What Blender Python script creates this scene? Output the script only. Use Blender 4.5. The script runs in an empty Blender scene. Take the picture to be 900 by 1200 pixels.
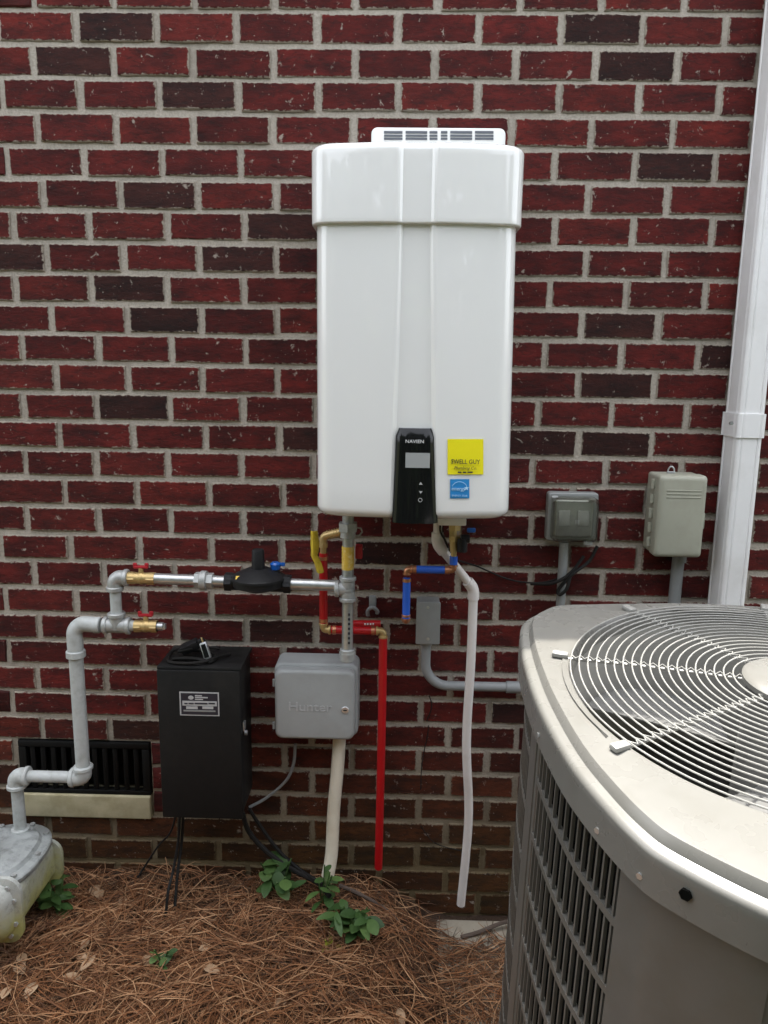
import bpy, bmesh, math, random
import numpy as np
from mathutils import Vector, Matrix
random.seed(7); rng = np.random.default_rng(7)
S = bpy.context.scene
C = S.collection
PI = math.pi; rad = math.radians

# ------------------------------------------------------------------ camera
PITCH_X, COURSE, F = 0.2032, 0.2032/2.56, 900.0      # brick module and focal length (in 900x1200 pixels)
CAMX, CAMY, CAMZ = 0.8419, -2.1131, 1.7075
YAW, PIT, ROL = -0.02025, 0.18658, 0.01438
cp, sp, cy_, sy_ = math.cos(PIT), math.sin(PIT), math.cos(YAW), math.sin(YAW)
FW = Vector((sy_*cp, cy_*cp, -sp)); RT = Vector((cy_, -sy_, 0)); UP = RT.cross(FW)
RT, UP = math.cos(ROL)*RT + math.sin(ROL)*UP, -math.sin(ROL)*RT + math.cos(ROL)*UP
CAM = Vector((CAMX, CAMY, CAMZ))
cam_d = bpy.data.cameras.new('camera'); cam = bpy.data.objects.new('camera', cam_d); C.objects.link(cam)
cam_d.sensor_fit = 'HORIZONTAL'; cam_d.sensor_width = 36; cam_d.lens = 36*F/900
cam_d.clip_start = 0.05; cam_d.clip_end = 1000
cam.matrix_world = Matrix(((RT.x, UP.x, -FW.x, CAMX), (RT.y, UP.y, -FW.y, CAMY), (RT.z, UP.z, -FW.z, CAMZ), (0, 0, 0, 1)))
S.camera = cam
# ------------------------------------------------------------------ sky, sun, exposure
SUN_EL, SUN_AZ = rad(74), rad(4)                       # the sun stands high behind the house
w = bpy.data.worlds.new('World'); S.world = w; w.use_nodes = True
nt = w.node_tree; bg = nt.nodes['Background']
sky = nt.nodes.new('ShaderNodeTexSky'); sky.sky_type = 'NISHITA'; sky.sun_disc = False
sky.sun_elevation = SUN_EL; sky.sun_rotation = SUN_AZ
sky.air_density = 1.0; sky.dust_density = 4.0; sky.ozone_density = 0.6
hs = nt.nodes.new('ShaderNodeHueSaturation'); hs.inputs['Saturation'].default_value = .27      # thin haze whitens the whole sky evenly
nt.links.new(sky.outputs[0], hs.inputs['Color']); nt.links.new(hs.outputs[0], bg.inputs[0]); bg.inputs[1].default_value = 0.15
sl = bpy.data.lights.new('sun', 'SUN'); sl.energy = 2.0; sl.angle = rad(0.6); sl.color = (1, .955, .88)
sun = bpy.data.objects.new('sun', sl); C.objects.link(sun)
sd = Vector((math.sin(SUN_AZ)*math.cos(SUN_EL), math.cos(SUN_AZ)*math.cos(SUN_EL), math.sin(SUN_EL)))
sun.rotation_euler = sd.to_track_quat('Z', 'Y').to_euler(); sun.location = (0, 3, 8)
S.view_settings.view_transform = 'Standard'; S.view_settings.look = 'None'
S.view_settings.gamma = 1; S.view_settings.use_curve_mapping = False
S.view_settings.exposure = 2.4

# ------------------------------------------------------------------ helpers
def ray(px, py): return FW + RT*((px-450)/F) + UP*((600-py)/F)
def at(px, py, y):                                     # point of the photograph at distance |y| in front of the wall
    v = ray(px, py); return CAM + v*((y-CAMY)/v.y)
def mpp(p): return (Vector(p)-CAM).dot(FW)/F           # metres per pixel at a point
def proj(p):
    v = Vector(p)-CAM; z = v.dot(FW); return 450+F*v.dot(RT)/z, 600-F*v.dot(UP)/z

def smooth(a, b, t): t = min(1, max(0, (t-a)/(b-a))); return t*t*(3-2*t)

class MB:
    def __init__(s): s.v = []; s.f = []; s.sm = []
    def add(s, vs, fs, sm=True):
        o = len(s.v); s.v += [tuple(p) for p in vs]; s.f += [tuple(i+o for i in f) for f in fs]; s.sm += [sm]*len(fs); return s
    def bm(s, b, sm=True):
        b.verts.index_update(); s.add([v.co[:] for v in b.verts], [[v.index for v in f.verts] for f in b.faces], sm); b.free(); return s
    def box(s, lo, hi, r=0.0, seg=2, M=None, sm=True):
        b = bmesh.new(); bmesh.ops.create_cube(b, size=1)
        lo, hi = Vector(lo), Vector(hi)
        for v in b.verts: v.co = Vector(((lo[i]+hi[i])/2 + v.co[i]*abs(hi[i]-lo[i]) for i in range(3)))
        if r > 0: bmesh.ops.bevel(b, geom=list(b.edges), offset=r, segments=seg, affect='EDGES', profile=.5)
        if M: b.transform(M)
        return s.bm(b, sm and r > 0)
    def loft(s, rings, cap0=True, cap1=True, closed=True, sm=True):
        n = len(rings[0]); vs = [p for r in rings for p in r]; fs = []
        for i in range(len(rings)-1):
            for j in range(n if closed else n-1):
                k = (j+1) % n; fs.append((i*n+j, i*n+k, (i+1)*n+k, (i+1)*n+j))
        if cap0: fs.append(tuple(range(n))[::-1])
        if cap1: fs.append(tuple((len(rings)-1)*n+j for j in range(n)))
        return s.add(vs, fs, sm)
    def tube(s, pts, r, n=14, caps=True, sm=True):
        pts = [Vector(p) for p in pts]; rs = r if isinstance(r, (list, tuple)) else [r]*len(pts)
        t0 = next((q-pts[0]).normalized() for q in pts[1:] if (q-pts[0]).length > 1e-7); a = Vector((0, 0, 1)) if abs(t0.z) < .9 else Vector((1, 0, 0))
        u = t0.cross(a).normalized(); rings = []
        for i, p in enumerate(pts):
            t = (pts[min(i+1, len(pts)-1)]-pts[max(i-1, 0)])
            t = t.normalized() if t.length > 1e-7 else t0
            u = (u - t*u.dot(t)).normalized(); v = t.cross(u)
            rings.append([p + (u*math.cos(2*PI*k/n) + v*math.sin(2*PI*k/n))*rs[i] for k in range(n)])
        return s.loft(rings, caps, caps, True, sm)
    def cyl(s, a, b, r, r2=None, n=16, bev=0.0):
        a, b = Vector(a), Vector(b); r2 = r if r2 is None else r2; d = (b-a).normalized()
        if bev: return s.tube([a, a+d*bev, b-d*bev, b], [r-bev, r, r2, r2-bev], n)
        return s.tube([a, b], [r, r2], n)
    def hexa(s, a, b, r): return s.tube([a, b], r, 6, True, False)
    def build(s, name, mat, parent=None):
        me = bpy.data.meshes.new(name); me.from_pydata(s.v, [], s.f); me.update()
        me.polygons.foreach_set('use_smooth', s.sm)
        fix_normals(me)
        return link(name, me, mat, parent)

def fix_normals(me):
    b = bmesh.new(); b.from_mesh(me); bmesh.ops.recalc_face_normals(b, faces=b.faces)
    for e in b.edges:
        if len(e.link_faces) == 2 and e.calc_face_angle(0) > rad(38): e.smooth = False
    b.to_mesh(me); b.free()
ORG = {}
def link(name, me, mat, parent=None):
    o = bpy.data.objects.new(name, me); C.objects.link(o)
    if mat is not None:
        me.materials.clear(); me.materials.append(mat)
    if parent is not None:
        o.parent = parent; org = ORG[parent.name]; ORG[o.name] = org
        me.transform(Matrix.Translation(-org))
    else:
        co = np.empty(len(me.vertices)*3, 'f'); me.vertices.foreach_get('co', co); co = co.reshape(-1, 3)
        lo, hi = co.min(0), co.max(0); org = Vector(((lo[0]+hi[0])/2, (lo[1]+hi[1])/2, lo[2]))
        ORG[o.name] = org; o.location = org; me.transform(Matrix.Translation(-org))
    return o
def tag(o, label=None, cat=None, group=None, kind=None):
    if label: o['label'] = label
    if cat: o['category'] = cat
    if group: o['group'] = group
    if kind: o['kind'] = kind
    return o
def thing(name, loc, label, cat, group=None):
    o = bpy.data.objects.new(name, None); C.objects.link(o); o.location = loc; o.empty_display_size = .05
    ORG[o.name] = Vector(loc); return tag(o, label, cat, group)
def spline(pts, n=8):                                   # Catmull-Rom through points
    p = [Vector(q) for q in pts]; p = [p[0]*2-p[1]] + p + [p[-1]*2-p[-2]]; out = []
    for i in range(1, len(p)-2):
        for k in range(n):
            t = k/n; a, b, c, d = p[i-1:i+3]
            out.append(.5*((2*b) + (c-a)*t + (2*a-5*b+4*c-d)*t*t + (3*b-a-3*c+d)*t**3))
    out.append(p[-2]); return out
def fillet(pts, r, n=8):                                # polyline with rounded corners
    pts = [Vector(p) for p in pts]; out = [pts[0]]
    for i in range(1, len(pts)-1):
        a, b, c = pts[i-1], pts[i], pts[i+1]; d1 = (a-b).normalized(); d2 = (c-b).normalized()
        ang = d1.angle(d2); L = min(r/math.tan(ang/2), (a-b).length*.49, (c-b).length*.49)
        rr = L*math.tan(ang/2); bis = (d1+d2).normalized(); cen = b + bis*(rr/math.sin(ang/2))
        s, e = b+d1*L-cen, b+d2*L-cen; tot = s.angle(e); ax = s.cross(e).normalized()
        for k in range(n+1): out.append(cen + Matrix.Rotation(tot*k/n, 3, ax) @ s)
    out.append(pts[-1]); return out
def rrect(x0, x1, z0, z1, r, n=5):                      # rounded rectangle outline in x,z
    out = []
    for cx, cz, a0 in ((x1-r, z1-r, 0), (x0+r, z1-r, 90), (x0+r, z0+r, 180), (x1-r, z0+r, 270)):
        for k in range(n+1):
            a = rad(a0+90*k/n); out.append((cx+r*math.cos(a), cz+r*math.sin(a)))
    return out
def plate(mb, outline, y0, y1, bev=0.0, n=3):           # slab with an x,z outline, front at y1 (nearer the camera), soft front edge
    cx = sum(p[0] for p in outline)/len(outline); cz = sum(p[1] for p in outline)/len(outline)
    wx = max(p[0] for p in outline)-min(p[0] for p in outline); wz = max(p[1] for p in outline)-min(p[1] for p in outline)
    rings = [[Vector((x, y0, z)) for x, z in outline]]
    ks = range(n+1) if bev else [0]
    for k in ks:
        a = PI/2*k/n if bev else 0; i = bev*(1-math.cos(a)); y = y1+bev-bev*math.sin(a) if bev else y1
        sx, sz = 1-2*i/wx, 1-2*i/wz
        rings.append([Vector((cx+(x-cx)*sx, y, cz+(z-cz)*sz)) for x, z in outline])
    return mb.loft(rings)
def elbow(mb, p, d1, d2, r, L=None, k=1.22, c=1.42):    # pipe elbow with beaded collars
    p, d1, d2 = Vector(p), Vector(d1).normalized(), Vector(d2).normalized(); L = L or r*2.0
    mb.tube(fillet([p+d1*L, p, p+d2*L], L*.8, 10), r*k, 18)
    for d in (d1, d2):
        mb.cyl(p+d*L*.72, p+d*L*1.08, r*c, n=18, bev=r*.12)
def tee(mb, p, dirs, r, L=None, k=1.22, c=1.42):
    p = Vector(p); L = L or r*2.0
    for d in dirs:
        d = Vector(d).normalized(); mb.cyl(p-d*r*.4, p+d*L, r*k, n=18); mb.cyl(p+d*L*.72, p+d*L*1.08, r*c, n=18, bev=r*.12)
    b = bmesh.new(); bmesh.ops.create_uvsphere(b, u_segments=16, v_segments=10, radius=r*k*1.02); b.transform(Matrix.Translation(p)); mb.bm(b)
def text(name, body, p, size, mat, parent, align='CENTER', M=None, ext=.0004, sx=1.0, shear=0.0, off=0.0):
    cu = bpy.data.curves.new('t', 'FONT'); cu.body = body; cu.size = size; cu.align_x = align; cu.align_y = 'CENTER'
    cu.extrude = ext; cu.resolution_u = 2; cu.shear = shear; cu.offset = off
    o = bpy.data.objects.new('t', cu); C.objects.link(o)
    dg = bpy.context.evaluated_depsgraph_get(); me = bpy.data.meshes.new_from_object(o.evaluated_get(dg))
    bpy.data.objects.remove(o); bpy.data.curves.remove(cu)
    me.transform(Matrix.Translation(p) @ (M or Matrix()) @ Matrix.Rotation(PI/2, 4, 'X') @ Matrix.Diagonal((sx, 1, 1, 1)))
    return link(name, me, mat, parent)
X, Y, Z = Vector((1, 0, 0)), Vector((0, 1, 0)), Vector((0, 0, 1))

# ------------------------------------------------------------------ materials
def lin(c): return tuple(((v/255)/12.92 if v/255 <= .04045 else ((v/255+.055)/1.055)**2.4) for v in c)
class N:                                                # small node-graph writer
    def __init__(s, name):
        s.m = bpy.data.materials.new(name); s.m.use_nodes = True; s.t = s.m.node_tree; s.b = s.t.nodes['Principled BSDF']
    def n(s, typ, **kw):
        d = s.t.nodes.new(typ)
        for k, v in kw.items(): setattr(d, k, v)
        return d
    def l(s, a, b): s.t.links.new(a, b)
    def coord(s, kind='Object', scale=(1, 1, 1)):
        tc = s.n('ShaderNodeTexCoord'); mp = s.n('ShaderNodeMapping'); mp.inputs['Scale'].default_value = scale
        s.l(tc.outputs[kind], mp.inputs[0]); return mp.outputs[0]
    def geo(s, scale=(1, 1, 1)):
        g = s.n('ShaderNodeNewGeometry'); mp = s.n('ShaderNodeMapping'); mp.inputs['Scale'].default_value = scale
        s.l(g.outputs['Position'], mp.inputs[0]); return mp.outputs[0]
    def noise(s, vec, scale, detail=4, rough=.55, dist=0):
        d = s.n('ShaderNodeTexNoise'); d.inputs['Scale'].default_value = scale; d.inputs['Detail'].default_value = detail
        d.inputs['Roughness'].default_value = rough; d.inputs['Distortion'].default_value = dist
        if vec is not None: s.l(vec, d.inputs['Vector'])
        return d.outputs['Fac']
    def ramp(s, fac, a, b, ca=(0, 0, 0, 1), cb=(1, 1, 1, 1)):
        d = s.n('ShaderNodeValToRGB'); d.color_ramp.elements[0].position = a; d.color_ramp.elements[1].position = b
        d.color_ramp.elements[0].color = (*ca[:3], 1); d.color_ramp.elements[1].color = (*cb[:3], 1)
        s.l(fac, d.inputs[0]); return d.outputs[0]
    def mix(s, fac, a, b, mode='MIX'):
        d = s.n('ShaderNodeMix', data_type='RGBA', blend_type=mode)
        for i, v in ((0, fac), (6, a), (7, b)):
            if isinstance(v, (int, float)): d.inputs[i].default_value = v
            elif isinstance(v, tuple): d.inputs[i].default_value = (*v[:3], 1)
            else: s.l(v, d.inputs[i])
        return d.outputs[2]
    def math(s, op, a, b=0.0):
        d = s.n('ShaderNodeMath', operation=op)
        for i, v in ((0, a), (1, b)):
            if isinstance(v, (int, float)): d.inputs[i].default_value = v
            else: s.l(v, d.inputs[i])
        return d.outputs[0]
    def bump(s, h, strength=.3, dist=.002, prev=None):
        d = s.n('ShaderNodeBump'); d.inputs['Strength'].default_value = strength; d.inputs['Distance'].default_value = dist
        s.l(h, d.inputs['Height']); 
        if prev is not None: s.l(prev, d.inputs['Normal'])
        s.l(d.outputs[0], s.b.inputs['Normal']); return d.outputs[0]
    def set(s, **kw):
        names = dict(col='Base Color', rough='Roughness', metal='Metallic', spec='Specular IOR Level', coat='Coat Weight', trans='Transmission Weight', ior='IOR', alpha='Alpha', coatr='Coat Roughness')
        for k, v in kw.items():
            i = s.b.inputs[names[k]]
            if isinstance(v, tuple): i.default_value = (*v[:3], 1)
            elif isinstance(v, (int, float)): i.default_value = v
            else: s.l(v, i)
        return s
def simple(name, col, rough=.5, metal=0, var=.12, scale=40, bump=.1, dirt=None, dirt_amt=.5, dscale=14, **kw):
    g = N(name); v = g.geo(); n1 = g.noise(v, scale, 5, .6)
    c = g.mix(n1, tuple(x*(1-var) for x in col), tuple(min(1, x*(1+var)) for x in col))
    if dirt is not None:
        d = g.ramp(g.noise(v, dscale, 6, .65), .48, .72); c = g.mix(g.math('MULTIPLY', d, dirt_amt), c, dirt)
    g.set(col=c, metal=metal, **kw)
    g.set(rough=g.math('ADD', g.math('MULTIPLY', g.noise(v, scale*2.3, 3), .16), rough-.08))
    if bump: g.bump(g.noise(v, scale*4, 4), bump, .001)
    return g.m
M = {}
MORTAR = (.365, .325, .275)
def mortar_mat():
    g = N('mortar'); v = g.geo()
    c = g.mix(g.noise(v, 9, 5, .6), tuple(x*.72 for x in MORTAR), tuple(x*1.2 for x in MORTAR))
    c = g.mix(g.ramp(g.noise(v, 160, 3), .35, .75), c, tuple(x*1.35 for x in MORTAR))
    c = g.mix(g.math('MULTIPLY', g.ramp(g.noise(v, 5, 6, .7), .56, .7), .5), c, (.13, .11, .08))
    z = g.n('ShaderNodeSeparateXYZ'); g.l(v, z.inputs[0])           # soil splashed up the lowest courses
    zz = g.math('ADD', z.outputs[2], g.math('MULTIPLY', g.noise(v, 6, 4), .35))
    c = g.mix(g.ramp(zz, .38, .90, (1, 1, 1), (0, 0, 0)), c, (.17, .125, .065))
    g.set(col=c, rough=.92)
    b1 = g.bump(g.noise(v, 60, 6, .7), .8, .006); g.bump(g.noise(v, 420, 3), .5, .0015, b1); return g.m
def brick_mat(name, island=False):
    g = N(name); v = g.geo()
    if island:
        ge = g.n('ShaderNodeNewGeometry'); r = ge.outputs['Random Per Island']
        base = g.mix(g.ramp(r, 0, 1), (.045, .007, .007), (.095, .011, .010)); rnd = r
    else:
        oi = g.n('ShaderNodeObjectInfo'); base = oi.outputs['Color']; rnd = oi.outputs['Random']
    off = g.n('ShaderNodeVectorMath', operation='ADD'); g.l(v, off.inputs[0])
    cb = g.n('ShaderNodeCombineXYZ'); g.l(g.math('MULTIPLY', rnd, 37.0), cb.inputs[0]); g.l(g.math('MULTIPLY', rnd, 91.0), cb.inputs[2]); g.l(cb.outputs[0], off.inputs[1])
    p = off.outputs[0]
    mp = g.n('ShaderNodeMapping'); mp.inputs['Scale'].default_value = (1, 1, 2.6); g.l(p, mp.inputs[0]); ps = mp.outputs[0]
    c = g.mix(g.ramp(g.noise(ps, 9, 5, .62), .3, .72), g.mix(1.0, base, (.30, .42, .45), 'MULTIPLY'), g.mix(1.0, base, (1.5, 1.35, 1.15), 'MULTIPLY'))
    c = g.mix(g.math('MULTIPLY', g.ramp(g.noise(ps, 30, 6, .7, 1.2), .50, .66), .62), c, (.012, .007, .006))
    c = g.mix(g.math('MULTIPLY', g.ramp(g.noise(ps, 120, 4, .7), .55, .8), .35), c, (.15, .035, .022))
    sm = g.ramp(g.noise(p, 34, 5, .68, .4), .63, .69)              # mortar smears and lime specks
    s2 = g.ramp(g.noise(p, 110, 3, .6), .69, .73)
    c = g.mix(g.math('MULTIPLY', g.math('MAXIMUM', sm, s2), .8), c, (.36, .31, .26))
    if not island:                                      # mortar dragged over the arrises
        tc = g.n('ShaderNodeTexCoord'); sx_ = g.n('ShaderNodeSeparateXYZ'); g.l(tc.outputs['Object'], sx_.inputs[0])
        e = g.math('MAXIMUM', g.math('SUBTRACT', g.math('ABSOLUTE', sx_.outputs[0]), .095), g.math('SUBTRACT', g.math('ABSOLUTE', sx_.outputs[2]), .03325))
        e = g.math('ADD', e, g.math('MULTIPLY', g.noise(p, 80, 6, .75), .022))
        zs_ = g.n('ShaderNodeSeparateXYZ'); g.l(v, zs_.inputs[0]); zz = g.math('ADD', zs_.outputs[2], g.math('MULTIPLY', g.noise(v, 6, 4), .35))
        sc_ = g.mix(g.ramp(zz, .38, .90, (1, 1, 1), (0, 0, 0)), g.mix(g.noise(p, 60, 3), (.20, .17, .14), (.40, .35, .28)), (.13, .095, .05))   # soiled like the joints low down
        c = g.mix(g.ramp(g.math('MULTIPLY', e, 100.0), .78, .98), c, sc_)
    g.set(col=c, rough=g.math('ADD', .72, g.math('MULTIPLY', g.noise(ps, 60, 3), .25)), spec=.3)
    b1 = g.bump(g.noise(ps, 26, 6, .65, .8), .55, .005); b2 = g.bump(g.noise(p, 260, 4, .7), .45, .0014, b1)
    return g.m
M['mortar'] = mortar_mat(); M['brick'] = brick_mat('brick'); M['brick_rest'] = brick_mat('brick_rest', True)
def white_gloss():
    g = N('white_enamel'); v = g.geo()
    g.set(col=g.mix(g.noise(v, 3, 3), (.78, .78, .765), (.80, .80, .785)), rough=g.math('ADD', .15, g.math('MULTIPLY', g.noise(v, 6, 5), .08)), spec=.5, coat=1.0, coatr=.03)
    g.bump(g.noise(v, 90, 3), .03, .001); return g.m
M['white'] = white_gloss()
M['white_plastic'] = simple('white_plastic', (.76, .76, .74), .4, var=.03, bump=.03)
M['spout'] = simple('downspout_white', (.80, .795, .79), .40, var=.05, scale=7, bump=.05, dirt=(.42, .39, .33), dirt_amt=.28, dscale=6)
M['black_gloss'] = simple('black_gloss', (.006, .006, .007), .12, var=.1, scale=5, bump=0, coat=.15, coatr=.03, spec=.3)
M['black_plastic'] = simple('black_plastic', (.016, .016, .017), .45, var=.3, scale=30, bump=.1, spec=.18)
M['black_box'] = simple('black_powder_coat', (.012, .012, .012), .5, var=.25, scale=60, bump=.25, dirt=(.05, .045, .038), dirt_amt=.25, dscale=5, spec=.18)
M['black_rubber'] = simple('black_cable', (.014, .013, .012), .6, var=.3, scale=50, spec=.18)
M['slot'] = simple('vent_slot', (.10, .11, .13), .6, var=.1)
M['lcd'] = simple('lcd_glass', (.33, .34, .34), .2, var=.05, bump=0)
M['print_white'] = simple('print_white', (.75, .75, .75), .5, var=.02, bump=0)
M['print_black'] = simple('print_black', (.02, .02, .03), .5, var=.02, bump=0)
M['print_grey'] = simple('print_grey', (.42, .42, .42), .5, var=.02, bump=0)
M['yellow_sticker'] = simple('yellow_sticker', (.83, .74, .01), .4, var=.03, bump=0)
M['blue_sticker'] = simple('blue_sticker', (.02, .23, .55), .4, var=.03, bump=0)
M['pale_blue'] = simple('pale_blue_print', (.45, .68, .85), .4, var=.03, bump=0)
M['galv'] = simple('galvanised_steel', (.50, .51, .51), .34, .75, var=.25, scale=26, bump=.12, dirt=(.33, .33, .33), dirt_amt=.6, dscale=40)
M['cast'] = simple('malleable_iron', (.42, .43, .42), .5, .45, var=.3, scale=60, bump=.35, dirt=(.22, .22, .21), dirt_amt=.6, dscale=50)
M['grey_paint'] = simple('grey_painted_pipe', (.44, .46, .45), .55, 0, var=.16, scale=40, bump=.2, dirt=(.25, .25, .22), dirt_amt=.65, dscale=28)
M['brass'] = simple('brass', (.52, .38, .17), .42, .6, var=.3, scale=60, bump=.25, dirt=(.3, .15, .05), dirt_amt=.5, dscale=60)
M['copper'] = simple('copper', (.52, .24, .13), .36, .85, var=.3, scale=60, bump=.15)
M['yellow_tape'] = simple('yellow_tape', (.66, .44, .06), .45, var=.2, scale=80, bump=.4, dirt=(.75, .7, .5), dirt_amt=.6, dscale=80)
M['red_pex'] = simple('red_pipe', (.42, .004, .008), .36, var=.12, scale=20, bump=.05)
M['red_handle'] = simple('red_handle', (.34, .012, .02), .42, var=.2, scale=50, bump=.1)
M['blue_pex'] = simple('blue_pipe', (.02, .10, .50), .34, var=.12, scale=20, bump=.05)
M['blue_cap'] = simple('blue_cap', (.01, .10, .42), .3, var=.1)
M['pvc'] = simple('white_pvc', (.68, .64, .61), .4, var=.06, scale=12, bump=.05, dirt=(.45, .39, .33), dirt_amt=.35, dscale=10)
M['pvc_cream'] = simple('cream_pvc', (.70, .64, .52), .42, var=.08, scale=12, bump=.05, dirt=(.45, .37, .25), dirt_amt=.4, dscale=9)
M['grey_plastic'] = simple('grey_plastic', (.33, .34, .335), .5, var=.06, scale=30, bump=.12, dirt=(.25, .25, .24), dirt_amt=.35, dscale=12)
M['grey_conduit'] = simple('grey_conduit', (.24, .25, .25), .5, var=.1, scale=30, bump=.08)
M['grey_box'] = simple('grey_box', (.27, .28, .275), .48, .2, var=.1, scale=40, bump=.1)
M['beige_box'] = simple('grey_beige_enclosure', (.335, .335, .27), .5, var=.07, scale=24, bump=.12, dirt=(.22, .2, .15), dirt_amt=.3, dscale=11)
M['meter_grey'] = simple('meter_grey', (.34, .36, .355), .55, .15, var=.3, scale=40, bump=.6, dirt=(.13, .14, .13), dirt_amt=.8, dscale=30)
def lichen():
    g = N('meter_lichen'); v = g.geo()
    c = g.mix(g.noise(v, 30, 5), (.33, .35, .33), (.48, .49, .46))
    z = g.n('ShaderNodeSeparateXYZ'); g.l(v, z.inputs[0])           # growth on the damp lower half
    d = g.ramp(g.math('ADD', g.math('MULTIPLY', g.noise(v, 14, 6, .6), .16), z.outputs[2]), .35, .45, (1, 1, 1), (0, 0, 0)); c = g.mix(d, c, g.mix(g.noise(v, 50, 4), (.27, .27, .10), (.42, .40, .14)))
    c = g.mix(g.math('MULTIPLY', g.ramp(g.noise(v, 38, 6, .7), .50, .66), .5), c, (.14, .14, .12))
    g.set(col=c, rough=.7); g.bump(g.noise(v, 90, 6, .7), .3, .003); return g.m
M['lichen'] = lichen()
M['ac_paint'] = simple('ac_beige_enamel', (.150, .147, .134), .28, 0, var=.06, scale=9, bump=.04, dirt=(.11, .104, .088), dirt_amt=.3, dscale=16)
M['ac_side_shaded'] = simple('ac_enamel_shaded', (.108, .105, .095), .32, 0, var=.10, scale=14, bump=.08, dirt=(.085, .075, .055), dirt_amt=.45, dscale=8)  # same enamel as the top pan, with the sides' shade put into the colour
M['ac_wire'] = simple('ac_wire_enamel', (.25, .247, .23), .32, 0, var=.08, scale=30, bump=0)
M['ac_dark'] = simple('coil_fins', (.007, .007, .0065), .9, 0, var=.4, scale=90, bump=.3, spec=0)
M['ac_inner'] = simple('fan_shroud', (.34, .33, .30), .6, 0, var=.15, scale=12, bump=.1)
M['fan'] = simple('fan_blade', (.17, .17, .165), .5, .4, var=.25, scale=20, bump=.1)
M['vent_black'] = simple('vent_black', (.005, .005, .005), .6, var=.3, spec=.18)
M['limestone'] = simple('cream_sill', (.44, .39, .25), .85, var=.25, scale=20, bump=.5, dirt=(.25, .21, .10), dirt_amt=.7, dscale=9)
M['concrete'] = simple('concrete', (.36, .32, .25), .9, var=.25, scale=30, bump=.6, dirt=(.16, .12, .08), dirt_amt=.7, dscale=9)
M['soffit'] = simple('soffit_white', (.7, .7, .68), .6, var=.04)
M['shingle'] = simple('roof_shingle', (.07, .065, .06), .9, var=.4, scale=20)
M['bark'] = simple('bark', (.09, .065, .05), .9, var=.4, scale=20, bump=.6)
def clear_mat():
    g = N('clear_cover'); v = g.geo(); g.set(col=(.80, .80, .74), rough=g.math('ADD', .10, g.math('MULTIPLY', g.noise(v, 25, 4), .16)), trans=1.0, ior=1.15, spec=.6); return g.m
M['clear'] = clear_mat()
def soil():
    g = N('soil_and_thatch'); v = g.geo()
    c = g.mix(g.noise(v, 30, 6, .7), (.030, .017, .010), (.095, .052, .028)); g.set(col=c, rough=.95); g.bump(g.noise(v, 70, 6, .7), 1, .02); return g.m
M['soil'] = soil()
def lawn():
    g = N('lawn'); v = g.geo()
    c = g.mix(g.noise(v, 4, 6, .7), (.030, .042, .012), (.07, .075, .028)); g.set(col=c, rough=.95); g.bump(g.noise(v, 90, 5), 1, .03); return g.m
M['lawn'] = lawn()
def island_mat(name, a, b, c3, rough=.6, trans=0.0):
    g = N(name); ge = g.n('ShaderNodeNewGeometry'); d = g.n('ShaderNodeValToRGB'); e = d.color_ramp
    e.elements[0].color = (*a, 1); e.elements[1].color = (*c3, 1); m_ = e.elements.new(.55); m_.color = (*b, 1)
    g.l(ge.outputs['Random Per Island'], d.inputs[0])
    c = g.mix(g.ramp(g.noise(g.geo(), 18, 4), .3, .7), g.mix(.5, d.outputs[0], a), d.outputs[0]); g.set(col=c, rough=rough, spec=.35)
    if trans:
        tr = g.n('ShaderNodeBsdfTranslucent'); g.l(c, tr.inputs[0]); mx = g.n('ShaderNodeMixShader'); mx.inputs[0].default_value = trans
        out = g.t.nodes['Material Output']; g.l(g.b.outputs[0], mx.inputs[1]); g.l(tr.outputs[0], mx.inputs[2]); g.l(mx.outputs[0], out.inputs[0])
    return g.m
M['needle'] = island_mat('pine_needle', (.088, .037, .016), (.30, .125, .050), (.58, .345, .185))
M['needle_dark'] = island_mat('old_pine_needle', (.05, .026, .015), (.14, .07, .035), (.22, .13, .07))
M['leaf'] = island_mat('weed_leaf', (.030, .070, .018), (.065, .13, .035), (.13, .21, .06), .5, .25)
M['leaf_yellow'] = island_mat('yellow_leaf', (.20, .22, .02), (.30, .30, .03), (.36, .36, .05), .5, .25)
M['dead_leaf'] = island_mat('dead_leaf', (.22, .13, .07), (.34, .23, .14), (.46, .35, .25), .8)
M['shade_hedge'] = island_mat('hedge_leaf', (.018, .040, .010), (.035, .075, .018), (.07, .12, .03), .5, .2)

# ------------------------------------------------------------------ ground
def gz(x, y):                                           # height of the straw bed
    l = smooth(1.06, .74, x)
    h = .03 + l*(.105 + .02*smooth(-.3, 0, y)) - .05*smooth(-.2, -1.2, y)*l
    return h + .012*math.sin(x*9.1+y*4)*math.cos(y*11-x*3) + .008*math.sin(x*23+1.3)*math.sin(y*19)
g = MB(); L = 400
g.add([(-L, -L, -.06), (L, -L, -.06), (L, L, -.06), (-L, L, -.06)], [(0, 1, 2, 3)], False)
tag(g.build('ground', M['lawn']), kind='structure')
nx, ny = 110, 70; xs = np.linspace(-1.6, 3.4, nx); ys = np.linspace(-2.4, .01, ny)
g = MB(); vs = []
for j, y in enumerate(ys):
    for i, x in enumerate(xs):
        e = min(1, (y+2.4)/.3, (x+1.6)/.3, (3.4-x)/.3); vs.append((x, y, gz(x, y)*e - .075*(1-e)))
g.add(vs, [(j*nx+i, j*nx+i+1, (j+1)*nx+i+1, (j+1)*nx+i) for j in range(ny-1) for i in range(nx-1)])
tag(g.build('planting_bed', M['soil']), kind='structure')

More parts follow.
